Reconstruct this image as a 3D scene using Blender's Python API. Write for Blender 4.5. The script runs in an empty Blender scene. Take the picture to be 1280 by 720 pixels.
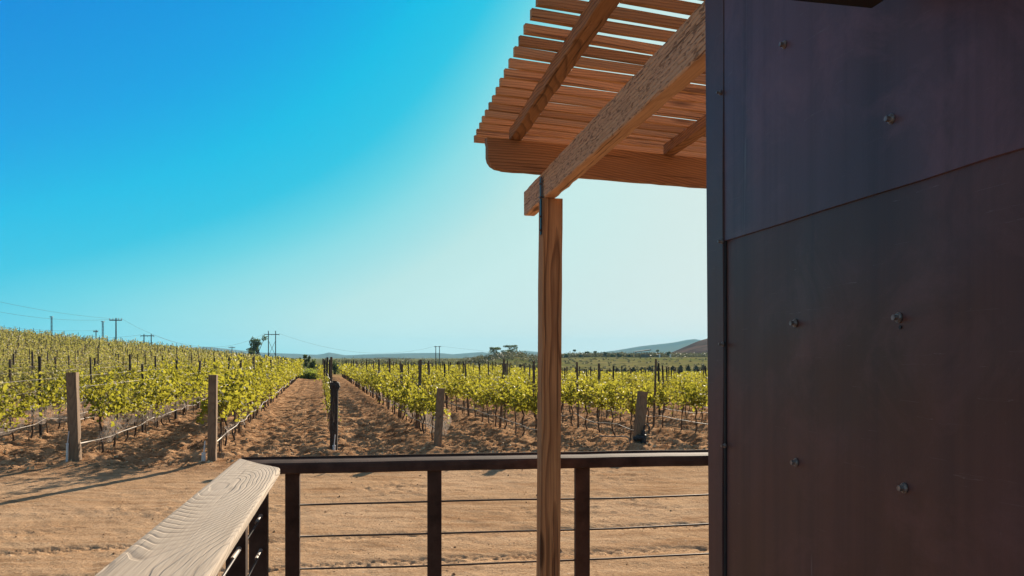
import bpy, math, random
import numpy as np
from mathutils import Vector, Matrix
R = math.radians
rng = np.random.default_rng(7)
random.seed(7)
S = bpy.context.scene
COL = S.collection

# ------------------------------------------------------------------ basics
F = 995.0            # focal length in pixels of the 1280 wide photograph
HX, HY = 640.0, 447.0
G0 = -2.1            # ground below the eye
DK = -1.6            # deck floor below the eye
def at(px, py, d):   # pixel + depth -> point (camera at the origin looking along +Y)
    return Vector(((px - HX) / F * d, d, (HY - py) / F * d))

SUN_AZ, SUN_EL = R(18.0), R(20.5)

def smooth(t):
    t = np.clip(t, 0, 1)
    return t * t * (3 - 2 * t)

# ------------------------------------------------------------------ numpy noise
def _h(ix, iy, seed):
    v = (ix.astype(np.int64) * 374761393 + iy.astype(np.int64) * 668265263 + seed * 1442695041) & 0xFFFFFFFF
    v = ((v ^ (v >> 13)) * 1274126177) & 0xFFFFFFFF
    v = v ^ (v >> 16)
    return (v & 0xFFFFFF) / float(0xFFFFFF)
def vnoise(x, y, seed=0):
    x0 = np.floor(x); y0 = np.floor(y); fx = x - x0; fy = y - y0
    fx = fx * fx * (3 - 2 * fx); fy = fy * fy * (3 - 2 * fy)
    a = _h(x0, y0, seed); b = _h(x0 + 1, y0, seed); c = _h(x0, y0 + 1, seed); d = _h(x0 + 1, y0 + 1, seed)
    return (a * (1 - fx) + b * fx) * (1 - fy) + (c * (1 - fx) + d * fx) * fy
def fbm(x, y, seed=0, octv=4):
    v = 0; amp = .5
    for i in range(octv):
        v = v + amp * (vnoise(x, y, seed + i) - .5); x = x * 2.03; y = y * 2.03; amp *= .5
    return v

# ------------------------------------------------------------------ terrain
RD = np.array([-0.2345, 0.972])     # direction of the vine rows
RP = np.array([0.972, 0.2345])      # across the rows
def us(x, y): return x * RP[0] + y * RP[1], x * RD[0] + y * RD[1]
def xy(u, s): return u * RP[0] + s * RD[0], u * RP[1] + s * RD[1]
ROW0, ROWD = 0.27, 2.35

def H0(x, y):
    x = np.asarray(x, float); y = np.asarray(y, float)
    u, s = us(x, y)
    yy = np.maximum(y, 1.0)
    a = np.clip(x / yy, -1.2, 1.2)
    front = smooth((y - 5) / 15)
    z = np.full(np.broadcast(x, y).shape, G0)
    # hillside on the left
    lift = 0.00080 * np.clip(-u - 3, 0, 95) * np.clip(y, 0, 160)
    z = z + lift * (1 - smooth((y - 165) / 110)) * front
    # the right side drops, then climbs to the meadow
    w = .35 + .65 * smooth((a + .05) / .15)
    right = smooth((u + 2) / 8)
    z = z - .018 * np.clip(y - 20, 0, 130) * w * right
    z = z + (4.7 * smooth((y - 205) / 210)) * w * right
    z = z - 1.0 * smooth((y - 100) / 100) * (1 - w) * (1 - smooth((-u - 3) / 25))
    z = z + 3.2 * np.exp(-((a + .005) / .035) ** 2) * np.exp(-((y - 330) / 60) ** 2)
    return z

def relief(x, y):
    u, s = us(x, y)
    vin = smooth((s - 16.0 + fbm(x * .5, y * .5, 41) * 1.5) / 1.2)
    near = 1 - smooth((y - 60) / 60)
    # vineyard: berm under every row, wheel ruts and clods between
    ph = (u - ROW0) / ROWD
    c = np.cos(2 * np.pi * ph)
    inv = (s > 16) & (s < 170)
    z = vin * near * (.06 * c + .02 * np.cos(4 * np.pi * ph + 1.0))
    clod = fbm(x * 3.2, y * 3.2, 3, 4)
    z = z + vin * near * (.19 * clod + .10 * np.abs(fbm(x * 6, y * 2.4, 9, 3)) + .10 * fbm(x * 9, y * 9, 19, 3))
    z = z + vin * near * .05 * vnoise(u * 5.5 + 1.2 * fbm(x, y, 17), s * 1.1, 5)
    # tractor cross ripples between the rows
    z = z + vin * near * .035 * np.sin(s * 15 + 4 * fbm(x, y, 2)) * vnoise(x * .9, y * .9, 21)
    # road: smooth, a few tracks running across, faint ruts
    road = 1 - vin
    z = z + road * .035 * fbm(x * .8, y * .8, 31, 4)
    z = z + road * .030 * fbm(x * 6, y * 6, 33, 4)
    q = s + .04 * x + .35 * fbm(x * .15, y * .15, 51)
    for q0, dep in ((9.35, .055), (11.15, .03), (8.1, .045), (12.9, .03), (10.4, .02)):
        d = (q - q0) / .14
        lug = .25 + .75 * smooth(.5 + 1.4 * np.sin(u * 30 + 8 * np.abs(d) + 14 * vnoise(x * 1.9, y * 1.9, 78)) * (.2 + 1.3 * vnoise(x * 2.3, y * 2.3, 77)))
        z = z - .8 * road * dep * np.exp(-d ** 4) * lug * smooth(vnoise(x * .55 + q0, y * .8, 61) * 3.4 - 1.35)
    cr = smooth(vnoise(x * .55 + 4, y * 1.1, 91) * 3.2 - 1.9)
    z = z + road * cr * .11 * np.abs(fbm(x * 5, y * 5, 93, 4))
    # pushed-up lip of soil at the edge of the vineyard
    z = z + .09 * np.exp(-((s - 16.4) / .8) ** 2) * vnoise(x * 1.7, y * 1.7, 13)
    return z
def H(x, y):
    return float(H0(x, y))

# ------------------------------------------------------------------ mesh helpers
class MB:
    def __init__(self): self.v = []; self.f = []; self.n = 0
    def add(self, v, f):
        v = np.asarray(v, float); self.v.append(v)
        self.f += [tuple(i + self.n for i in q) for q in f]; self.n += len(v)
        return self
    def box(self, c, size, rz=0, M=None):
        x, y, z = [s / 2 for s in size]
        v = np.array([(-x,-y,-z),(x,-y,-z),(x,y,-z),(-x,y,-z),(-x,-y,z),(x,-y,z),(x,y,z),(-x,y,z)])
        cs, sn = math.cos(rz), math.sin(rz)
        v = v @ np.array([[cs, sn, 0], [-sn, cs, 0], [0, 0, 1]])
        v = v + np.array(c)
        return self.add(v, [(0,3,2,1),(4,5,6,7),(0,1,5,4),(1,2,6,5),(2,3,7,6),(3,0,4,7)])
    def tube(self, pts, rad, n=8, cap=True):
        pts = [Vector(p) for p in pts]
        if not hasattr(rad, '__len__'): rad = [rad] * len(pts)
        vs = []; fs = []
        up0 = None
        for i, p in enumerate(pts):
            t = (pts[min(i + 1, len(pts) - 1)] - pts[max(i - 1, 0)]).normalized()
            if up0 is None:
                up0 = Vector((0, 0, 1)) if abs(t.z) < .9 else Vector((1, 0, 0))
            a = t.cross(up0).normalized(); b = t.cross(a).normalized(); up0 = -b if False else up0
            for k in range(n):
                th = 2 * math.pi * k / n
                vs.append(tuple(p + (a * math.cos(th) + b * math.sin(th)) * rad[i]))
        for i in range(len(pts) - 1):
            for k in range(n):
                k2 = (k + 1) % n
                fs.append((i*n+k, i*n+k2, (i+1)*n+k2, (i+1)*n+k))
        if cap:
            fs.append(tuple(range(n))); fs.append(tuple((len(pts)-1)*n + k for k in reversed(range(n))))
        return self.add(vs, fs)
    def prism(self, prof, x0, x1, axis='x'):
        n = len(prof)
        if axis == 'x': v = [(x0, a, b) for a, b in prof] + [(x1, a, b) for a, b in prof]
        elif axis == 'y': v = [(a, x0, b) for a, b in prof] + [(a, x1, b) for a, b in prof]
        else: v = [(a, b, x0) for a, b in prof] + [(a, b, x1) for a, b in prof]
        f = [tuple(range(n)), tuple(range(2*n-1, n-1, -1))] + [(i, i+n, (i+1) % n + n, (i+1) % n) for i in range(n)]
        return self.add(v, f)
    def mesh(self, name, mat, smooth_=False):
        me = bpy.data.meshes.new(name)
        V = np.concatenate(self.v) if self.v else np.zeros((0, 3))
        me.from_pydata(V.tolist(), [], self.f)
        if mat: me.materials.append(mat)
        if smooth_: me.shade_smooth() if hasattr(me, 'shade_smooth') else None
        me.update()
        return me
    def build(self, name, mat, parent=None, smooth_=False, bevel=0, fix=False, seg=2):
        me = self.mesh(name, mat, smooth_)
        if bevel or fix:
            import bmesh
            bm = bmesh.new(); bm.from_mesh(me)
            bmesh.ops.recalc_face_normals(bm, faces=bm.faces)
            if bevel:
                bmesh.ops.bevel(bm, geom=[e for e in bm.edges if e.is_manifold and e.calc_face_angle(0) > .6], offset=bevel, segments=seg, affect='EDGES', profile=.5)
            bm.to_mesh(me); bm.free()
        return link(name, me, parent)
def link(name, me, parent=None):
    o = bpy.data.objects.new(name, me); COL.objects.link(o)
    if parent: o.parent = parent
    return o
def quads_mesh(name, P, mat, nper=4):      # P: (N, nper, 3) separate polygons, built fast
    N = P.shape[0]
    me = bpy.data.meshes.new(name)
    me.vertices.add(N * nper); me.vertices.foreach_set('co', P.reshape(-1).astype(np.float32))
    me.loops.add(N * nper); me.loops.foreach_set('vertex_index', np.arange(N * nper, dtype=np.int32))
    me.polygons.add(N); me.polygons.foreach_set('loop_start', np.arange(0, N * nper, nper, dtype=np.int32))
    me.materials.append(mat); me.update(calc_edges=True); me.validate()
    return me
def leaf_mesh(name, V, mat):               # V: (N, 6, 3) leaves folded along the midrib: base l1 l2 tip r2 r1
    N = V.shape[0]
    me = bpy.data.meshes.new(name)
    me.vertices.add(N * 6); me.vertices.foreach_set('co', V.reshape(-1).astype(np.float32))
    idx = (np.arange(N)[:, None] * 6 + np.array([[0, 1, 2, 3, 0, 3, 4, 5]])).reshape(-1).astype(np.int32)
    me.loops.add(N * 8); me.loops.foreach_set('vertex_index', idx)
    me.polygons.add(N * 2); me.polygons.foreach_set('loop_start', np.arange(0, N * 8, 4, dtype=np.int32))
    me.materials.append(mat); me.update(calc_edges=True)
    return me
def tag(o, label=None, cat=None, group=None, kind=None):
    if label: o['label'] = label
    if cat: o['category'] = cat
    if group: o['group'] = group
    if kind: o['kind'] = kind
    return o
def empty(name, loc, rz=0):
    o = bpy.data.objects.new(name, None); COL.objects.link(o); o.location = loc; o.rotation_euler = (0, 0, rz)
    o.empty_display_size = .1
    return o
def frame(p0, p1, roll=Vector((0, 0, 1))):
    x = (p1 - p0).normalized(); y = roll.cross(x).normalized(); z = x.cross(y)
    M = Matrix((x, y, z)).transposed().to_4x4(); M.translation = p0
    return M

# ------------------------------------------------------------------ materials
def newmat(name):
    m = bpy.data.materials.new(name); m.use_nodes = True
    nt = m.node_tree; nt.nodes.clear()
    return m, nt
class N:
    def __init__(s, nt): s.nt = nt
    def __call__(s, typ, **kw):
        n = s.nt.nodes.new(typ)
        ins = kw.pop('ins', {})
        for k, v in kw.items(): setattr(n, k, v)
        for k, v in ins.items():
            if isinstance(v, bpy.types.NodeSocket): s.nt.links.new(v, n.inputs[k])
            else: n.inputs[k].default_value = v
        return n
    def L(s, a, b): s.nt.links.new(a, b)
    def math(s, op, a, b=0, c=None, clamp=False):
        n = s.nt.nodes.new('ShaderNodeMath'); n.operation = op; n.use_clamp = clamp
        for i, v in enumerate((a, b) if c is None else (a, b, c)):
            if isinstance(v, bpy.types.NodeSocket): s.nt.links.new(v, n.inputs[i])
            else: n.inputs[i].default_value = v
        return n.outputs[0]
    def ramp(s, fac, stops, interp='LINEAR'):
        n = s.nt.nodes.new('ShaderNodeValToRGB'); n.color_ramp.interpolation = interp
        el = n.color_ramp.elements
        while len(el) < len(stops): el.new(.5)
        for e, (p, c) in zip(el, stops):
            e.position = p; e.color = (*c, 1) if len(c) == 3 else c
        s.nt.links.new(fac, n.inputs[0]); return n.outputs[0]
    def mix(s, fac, a, b, mode='MIX'):
        n = s.nt.nodes.new('ShaderNodeMix'); n.data_type = 'RGBA'; n.blend_type = mode
        for i, v in ((0, fac), (6, a), (7, b)):
            if isinstance(v, bpy.types.NodeSocket): s.nt.links.new(v, n.inputs[i])
            else: n.inputs[i].default_value = v if i == 0 else ((*v, 1) if len(v) == 3 else v)
        return n.outputs[2]
    def noise(s, vec, scale, detail=4, rough=.55, dist=0):
        n = s.nt.nodes.new('ShaderNodeTexNoise'); n.inputs['Scale'].default_value = scale
        n.inputs['Detail'].default_value = detail; n.inputs['Roughness'].default_value = rough
        n.inputs['Distortion'].default_value = dist
        if vec is not None: s.nt.links.new(vec, n.inputs['Vector'])
        return n.outputs[0]
    def scaled(s, vec, sc, loc=(0, 0, 0)):
        n = s.nt.nodes.new('ShaderNodeMapping'); n.inputs['Scale'].default_value = sc; n.inputs['Location'].default_value = loc
        s.nt.links.new(vec, n.inputs['Vector']); return n.outputs[0]
def g(r, gg, b):     # sRGB 0-255 -> linear
    return tuple(((c / 255) / 12.92 if c / 255 <= .04045 else ((c / 255 + .055) / 1.055) ** 2.4) for c in (r, gg, b))

def wood(name, light, dark, mid=None, ringf=95, pith=(0.03, -.09), tilt=.10, bumpd=.0012, rough=.8, hew=0, line=.5, wob=.03, xs=1.0, check=.6, pt_=False, vary=.0):
    m, nt = newmat(name); n = N(nt)
    tc = n('ShaderNodeTexCoord').outputs['Object']
    oi = n('ShaderNodeObjectInfo')
    rnd = n.math('MULTIPLY', oi.outputs['Random'], 37.0)
    off = n('ShaderNodeCombineXYZ', ins={0: rnd, 1: 0.0, 2: 0.0}).outputs[0]
    p = n('ShaderNodeVectorMath', operation='ADD', ins={0: tc, 1: off}).outputs[0]
    low = n.scaled(p, (1.6 * xs, 7, 7))
    nn = n('ShaderNodeTexNoise', ins={'Vector': low, 'Scale': 1.0, 'Detail': 2.0, 'Roughness': .45})
    dis = n('ShaderNodeVectorMath', operation='MULTIPLY_ADD', ins={0: nn.outputs['Color'], 1: (0, wob, wob), 2: p}).outputs[0]
    sp = n('ShaderNodeSeparateXYZ', ins={0: dis})
    jit = n.math('MULTIPLY', n.math('SUBTRACT', oi.outputs['Random'], .5), .08)
    yy = n.math('SUBTRACT', sp.outputs[1], n.math('ADD', jit, pith[0]))
    swing = n.math('MULTIPLY', n.math('SINE', n.math('MULTIPLY', sp.outputs[0], 1.7 * xs)), tilt)
    zz = n.math('ADD', n.math('SUBTRACT', sp.outputs[2], pith[1]), swing)
    rad = n.math('SQRT', n.math('ADD', n.math('MULTIPLY', yy, yy), n.math('MULTIPLY', zz, zz)))
    saw = n.math('FRACT', n.math('MULTIPLY', rad, ringf))
    ring = n.ramp(saw, [(0, (0, 0, 0)), (.55, (.25, .25, .25)), (.86, (1, 1, 1)), (.97, (.5, .5, .5)), (1, (0, 0, 0))])
    patch = n.ramp(n.noise(n.scaled(p, (1.6, 8, 8)), 1.0, 3, .6), [(.34, (.25, .25, .25)), (.58, (1, 1, 1))])
    if pt_: ring = n.math('MULTIPLY', ring, patch)
    fib = n.noise(n.scaled(p, (4, 160, 160)), 1.0, 3, .6)
    blot = n.noise(n.scaled(p, (1.2, 9, 9)), 1.0, 4, .6)
    base = n.mix(n.math('MULTIPLY', ring, line), light, dark)
    base = n.mix(n.math('MULTIPLY', n.ramp(fib, [(.35, (0, 0, 0)), (.7, (1, 1, 1))]), .5), base, dark)
    base = n.mix(n.ramp(blot, [(.38, (0, 0, 0)), (.68, (1, 1, 1))]), base, n.mix(.55, base, mid or dark))
    # knots
    kn = n('ShaderNodeTexVoronoi', ins={'Vector': n.scaled(p, (1.3, 6, 6)), 'Scale': 1.0}).outputs['Distance']
    kf = n.ramp(kn, [(.0, (1, 1, 1)), (.10, (1, 1, 1)), (.16, (0, 0, 0))])
    base = n.mix(n.math('MULTIPLY', kf, .75), base, tuple(c * .25 for c in dark))
    # checks: thin long cracks
    ck = n.noise(n.scaled(p, (.9, 60, 60)), 1.0, 2, .5)
    ckf = n.ramp(ck, [(.63, (0, 0, 0)), (.67, (1, 1, 1))])
    base = n.mix(n.math('MULTIPLY', ckf, check), base, tuple(c * .3 for c in dark))
    if vary: base = n.mix(1.0, base, n.ramp(n.math('FRACT', n.math('MULTIPLY', oi.outputs['Random'], 7.31)), [(0, (1 - vary,) * 3), (.5, (1, 1, 1)), (1, (1 + .4 * vary, 1 + .3 * vary, 1 + .3 * vary))]), 'MULTIPLY')
    hgt = n.math('SUBTRACT', n.math('MULTIPLY', fib, .4), n.math('MULTIPLY', ring, .9))
    hgt = n.math('SUBTRACT', hgt, n.math('MULTIPLY', ckf, check * 1.6))
    if hew:
        hv = n.scaled(p, (26, 130, 130))
        hn = n.noise(hv, 1.0, 2, .5, .5)
        hp = n.noise(n.scaled(p, (3, 9, 9)), 1.0, 2)
        hf = n.ramp(n.math('MULTIPLY_ADD', n.math('SUBTRACT', hp, .5), .35, hn), [(.57, (0, 0, 0)), (.63, (1, 1, 1))])
        ny = n('ShaderNodeSeparateXYZ', ins={0: n('ShaderNodeTexCoord').outputs['Normal']}).outputs[1]
        hf = n.math('MULTIPLY', hf, n.math('GREATER_THAN', ny, .5))
        base = n.mix(n.math('MULTIPLY', hf, .6), base, tuple(c * .35 for c in dark))
        hgt = n.math('SUBTRACT', hgt, n.math('MULTIPLY', hf, hew))
    bump = n('ShaderNodeBump', ins={'Strength': .8, 'Distance': bumpd, 'Height': hgt})
    b = n('ShaderNodeBsdfPrincipled', ins={'Base Color': base, 'Roughness': rough, 'Normal': bump.outputs[0]})
    b.inputs['Specular IOR Level'].default_value = .25
    o = n('ShaderNodeOutputMaterial'); n.L(b.outputs[0], o.inputs[0])
    return m

def simple(name, col, rough=.7, metal=0, var=.25, vscale=6, bump=.0, bscale=60, spec=.4):
    m, nt = newmat(name); n = N(nt)
    tc = n('ShaderNodeTexCoord').outputs['Object']
    nz = n.noise(tc, vscale, 5, .6)
    base = n.mix(n.ramp(nz, [(.3, (0, 0, 0)), (.7, (1, 1, 1))]), tuple(c * (1 - var) for c in col), tuple(min(1, c * (1 + var)) for c in col))
    b = n('ShaderNodeBsdfPrincipled', ins={'Base Color': base, 'Roughness': rough, 'Metallic': metal})
    b.inputs['Specular IOR Level'].default_value = spec
    if bump:
        bp = n('ShaderNodeBump', ins={'Strength': .6, 'Distance': bump, 'Height': n.noise(tc, bscale, 4)})
        n.L(bp.outputs[0], b.inputs['Normal'])
    o = n('ShaderNodeOutputMaterial'); n.L(b.outputs[0], o.inputs[0])
    return m

def leafmat(name, stops, trans=.5, tcol=(.5, .62, .06), gloss=.22):
    m, nt = newmat(name); n = N(nt)
    geo = n('ShaderNodeNewGeometry'); oi = n('ShaderNodeObjectInfo')
    r = n.math('ADD', n.math('MULTIPLY', geo.outputs['Random Per Island'], .8), n.math('MULTIPLY', oi.outputs['Random'], .2))
    col = n.ramp(r, stops)
    d = n('ShaderNodeBsdfPrincipled', ins={'Base Color': col, 'Roughness': .55})
    d.inputs['Specular IOR Level'].default_value = gloss
    tc = n.mix(1.0, n.mix(.5, col, tcol), (1, 1, 1), 'MULTIPLY')
    tcb = n.mix(.55, col, tcol)
    t = n('ShaderNodeBsdfTranslucent', ins={'Color': tcb})
    mx = n('ShaderNodeMixShader', ins={0: trans})
    n.L(d.outputs[0], mx.inputs[1]); n.L(t.outputs[0], mx.inputs[2])
    o = n('ShaderNodeOutputMaterial'); n.L(mx.outputs[0], o.inputs[0])
    return m

def soilmat(name, road):
    m, nt = newmat(name); n = N(nt)
    P = n('ShaderNodeNewGeometry').outputs['Position']
    sp = n('ShaderNodeSeparateXYZ', ins={0: P})
    x, y = sp.outputs[0], sp.outputs[1]
    s = n.math('ADD', n.math('MULTIPLY', x, RD[0]), n.math('MULTIPLY', y, RD[1]))
    u = n.math('ADD', n.math('MULTIPLY', x, RP[0]), n.math('MULTIPLY', y, RP[1]))
    flat = n.scaled(P, (1, 1, 0.2))
    big = n.noise(flat, .5, 5, .6)
    med = n.noise(flat, 3.0, 6, .65)
    fine = n.noise(flat, 26, 5, .7)
    # dry tan road against redder tilled soil
    soil = n.mix(n.ramp(med, [(.35, (0, 0, 0)), (.65, (1, 1, 1))]), (.16, .075, .036), (.52, .31, .17))
    soil = n.mix(n.ramp(n.noise(flat, 60, 3, .7), [(.56, (0, 0, 0)), (.68, (1, 1, 1))]), soil, (.10, .05, .025))
    soil = n.mix(n.ramp(fine, [(.55, (0, 0, 0)), (.75, (1, 1, 1))]), soil, (.56, .36, .21))
    strk = n.noise(n.scaled(P, (.6, 5, 1)), 1.0, 5, .65, .3)
    rd = n.mix(n.ramp(strk, [(.35, (0, 0, 0)), (.65, (1, 1, 1))]), (.33, .196, .105), (.46, .30, .176))
    rd = n.mix(n.ramp(big, [(.4, (0, 0, 0)), (.62, (1, 1, 1))]), rd, n.mix(.5, rd, (.52, .36, .23)))
    rd = n.mix(n.ramp(fine, [(.50, (0, 0, 0)), (.66, (1, 1, 1))]), rd, (.25, .145, .08))
    grit = n.noise(flat, 75, 4, .7)
    rd = n.mix(n.ramp(grit, [(.55, (0, 0, 0)), (.70, (1, 1, 1))]), rd, (.20, .115, .065))
    rd = n.mix(n.ramp(grit, [(.30, (1, 1, 1)), (.42, (0, 0, 0))]), rd, (.58, .42, .28))
    pt2 = n.noise(n.scaled(P, (1.1, 3.5, 1)), 1.0, 7, .72, .4)
    rd = n.mix(n.ramp(pt2, [(.50, (0, 0, 0)), (.66, (.7, .7, .7))]), rd, (.235, .130, .068))
    vo = n('ShaderNodeTexVoronoi', ins={'Vector': flat, 'Scale': 9.0})
    peb = n.ramp(vo.outputs['Distance'], [(.0, (1, 1, 1)), (.09, (1, 1, 1)), (.13, (0, 0, 0))])
    sel = n.math('GREATER_THAN', n('ShaderNodeSeparateColor', ins={0: vo.outputs['Color']}).outputs[0], .72)
    pebf = n.math('MULTIPLY', peb, sel)
    edge = n.math('ADD', s, n.math('MULTIPLY', n.math('SUBTRACT', big, .5), 4.0))
    f = n.ramp(n.math('MULTIPLY_ADD', edge, .25, -3.35), [(.35, (0, 0, 0)), (.75, (1, 1, 1))])
    col = n.mix(f, rd, soil)
    col = n.mix(n.math('MULTIPLY', pebf, .6), col, (.62, .50, .38))
    # far country: olive meadow and dry grass
    far = n.ramp(n.math('MULTIPLY_ADD', n.math('ADD', y, n.math('MULTIPLY', big, 40.0)), .004, -.42), [(.0, (0, 0, 0)), (.25, (1, 1, 1))])
    mead = n.mix(n.ramp(n.noise(n.scaled(P, (.012, .05, 0)), 1.0, 5, .6), [(.4, (0, 0, 0)), (.6, (1, 1, 1))]), (.15, .16, .04), (.25, .20, .08))
    mead = n.mix(n.ramp(n.noise(n.scaled(P, (.15, .4, 0)), 1.0, 3, .6), [(.45, (0, 0, 0)), (.6, (1, 1, 1))]), mead, (.085, .085, .03))
    col = n.mix(far, col, mead)
    # tuft-coloured strip under rows far away
    h = n.math('ADD', n.math('MULTIPLY', fine, .5), med)
    h = n.math('ADD', h, n.math('MULTIPLY', pebf, .25))
    dist = n.math('MULTIPLY_ADD', f, .045, .03)
    bp = n('ShaderNodeBump', ins={'Strength': .9, 'Distance': dist, 'Height': h})
    b = n('ShaderNodeBsdfDiffuse', ins={'Color': col, 'Roughness': .0, 'Normal': bp.outputs[0]})
    o = n('ShaderNodeOutputMaterial'); n.L(b.outputs[0], o.inputs[0])
    return m

def wallmat(name, base=(.054, .028, .018), rough=.44, patch=(.088, .040, .036)):
    m, nt = newmat(name); n = N(nt)
    P = n('ShaderNodeTexCoord').outputs['Object']
    cloud = n.noise(P, 1.1, 4, .55, .3)
    st = n.noise(n.scaled(P, (16, 16, .35)), 1.0, 4, .6)
    st2 = n.noise(n.scaled(P, (60, 60, .8)), 1.0, 3, .6)
    grit = n.noise(P, 380, 3, .6)
    col = n.mix(n.ramp(cloud, [(.38, (0, 0, 0)), (.6, (1, 1, 1))]), base, patch)
    col = n.mix(n.math('MULTIPLY', n.ramp(st, [(.45, (0, 0, 0)), (.7, (1, 1, 1))]), .55), col, (.030, .020, .022))
    line = n.ramp(st, [(.655, (0, 0, 0)), (.665, (1, 1, 1)), (.672, (1, 1, 1)), (.68, (0, 0, 0))])
    col = n.mix(n.math('MULTIPLY', line, .55), col, (.14, .115, .115))
    blo = n.noise(P, 5.0, 6, .7, .6)
    col = n.mix(n.ramp(blo, [(.50, (0, 0, 0)), (.72, (.6, .6, .6))]), col, tuple(c * 1.5 for c in patch))
    dustv = n.noise(n.scaled(P, (210, 210, 120)), 1.0, 3, .7)
    col = n.mix(n.ramp(dustv, [(.66, (0, 0, 0)), (.78, (.5, .5, .5))]), col, (.16, .12, .10))
    scr = n.noise(n.scaled(P, (5, 5, 140)), 1.0, 2, .5, 1.2)
    col = n.mix(n.ramp(scr, [(.712, (0, 0, 0)), (.722, (.5, .5, .5)), (.732, (0, 0, 0))]), col, (.2, .16, .15))
    ro = n.math('ADD', n.math('MULTIPLY', cloud, .22), n.math('MULTIPLY_ADD', st, .10, rough - .14))
    h = n.math('ADD', n.math('MULTIPLY', n.noise(P, 2.2, 2), 1.0), n.math('MULTIPLY', grit, .012))
    bp = n('ShaderNodeBump', ins={'Strength': .5, 'Distance': .02, 'Height': h})
    b = n('ShaderNodeBsdfPrincipled', ins={'Base Color': col, 'Roughness': ro, 'Metallic': .0, 'Normal': bp.outputs[0]})
    b.inputs['Specular IOR Level'].default_value = .5; b.inputs['Specular Tint'].default_value = (1, .60, .52, 1)
    o = n('ShaderNodeOutputMaterial'); n.L(b.outputs[0], o.inputs[0])
    return m

M_post = wood('post_wood', (.60, .29, .12), (.13, .045, .018), (.46, .22, .10), ringf=75, pith=(.05, .12), tilt=.01, line=.8, wob=.03, bumpd=.003)
M_beam = wood('beam_wood', (.68, .39, .21), (.26, .12, .055), (.60, .35, .21), ringf=60, tilt=.03, hew=.9, bumpd=.004, line=.4)
M_cross = wood('cross_wood', (.42, .205, .09), (.10, .042, .02), (.30, .155, .08), ringf=75, pith=(.0, -.12), tilt=.07, line=.75, wob=.05, bumpd=.003)
M_slat = wood('slat_wood', (.64, .34, .15), (.22, .095, .04), (.50, .29, .16), ringf=90, tilt=.04, line=.6, wob=.05, vary=.4)
M_cap = wood('cap_wood', (.41, .33, .25), (.19, .135, .092), (.38, .31, .245), ringf=95, pith=(.10, -.20), tilt=.085, bumpd=.004, line=.62, wob=.032, xs=1.35, check=.12, pt_=True)
M_endpost = wood('end_post_wood', (.29, .18, .10), (.09, .05, .028), (.20, .13, .08), ringf=60, tilt=.05, bumpd=.004)
M_steel = simple('brown_steel', (.062, .036, .027), .75, .0, .45, 9, .0010, 90, .10)
M_bracket = simple('bracket_steel', (.035, .026, .026), .5, .5, .3, 20)
M_cable = simple('cable_steel', (.045, .028, .022), .6, .0, .2, 30)
M_wall = wallmat('dark_sheet_steel')
M_wall2 = wallmat('upper_steel_sky_tint', (.068, .040, .042), .42, (.120, .058, .066))  # lighter, bluer than the lower sheet: sky reflection partly painted into the colour
M_trim = wallmat('corner_trim_steel', (.060, .040, .038), .45)
M_bolt = simple('bolt_steel', (.24, .19, .165), .45, .5, .5, 90)
M_bark = simple('vine_bark', (.085, .052, .034), .9, 0, .45, 12, .006, 50, .1)
M_stake = simple('dark_stake', (.050, .034, .026), .8, 0, .4, 8, .002, 40, .2)
M_stake2 = simple('brown_stake', (.13, .085, .055), .85, 0, .4, 8, .002, 40, .2)
M_hose = simple('drip_hose', (.19, .145, .11), .6, 0, .2, 3)
M_wire = simple('wire', (.20, .17, .15), .5, .6, .2, 3)
M_fit = simple('fitting_steel', (.26, .20, .16), .6, 0, .2, 30)
M_pvc = simple('pvc', (.60, .57, .53), .5, 0, .12, 8)
M_black = simple('black_plastic', (.02, .018, .018), .55, 0, .3, 20)
M_pole = simple('pole_wood', (.07, .055, .05), .8, 0, .3, 3)
M_mast = simple('mast_metal', (.14, .16, .19), .6, .3, .2, 3)
M_trunk = simple('tree_bark', (.11, .075, .055), .9, 0, .4, 5, .02, 10, .1)
M_deck = wood('deck_wood', (.36, .24, .16), (.14, .08, .05), ringf=60)
M_leafR = leafmat('vine_leaf', [(0, (.028, .036, .011)), (.33, (.065, .078, .015)), (.56, (.14, .145, .020)), (.80, (.28, .24, .032)), (.93, (.40, .33, .13)), (1, (.32, .19, .07))], .50, (.58, .53, .045))
M_leafL = leafmat('hill_leaf', [(0, (.045, .042, .02)), (.25, (.09, .090, .028)), (.52, (.18, .165, .04)), (.75, (.28, .215, .09)), (1, (.38, .27, .18))], .45, (.46, .44, .09))
M_scrub = leafmat('scrub_leaf', [(0, (.045, .045, .025)), (.5, (.085, .075, .038)), (1, (.14, .11, .055))], .25, (.2, .2, .08), .06)
M_dark = leafmat('dark_leaf', [(0, (.03, .04, .015)), (.5, (.055, .07, .025)), (1, (.10, .10, .035))], .3, (.2, .28, .05), .06)
M_orch = leafmat('orchard_leaf', [(0, (.045, .038, .022)), (.5, (.075, .065, .036)), (1, (.11, .10, .045))], .2, (.2, .2, .08), .06)
M_grass = leafmat('grass', [(0, (.08, .10, .02)), (.5, (.14, .16, .03)), (1, (.24, .23, .06))], .4, (.36, .42, .06))
M_straw = simple('straw', (.45, .33, .19), .9, 0, .3, 3)

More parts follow.
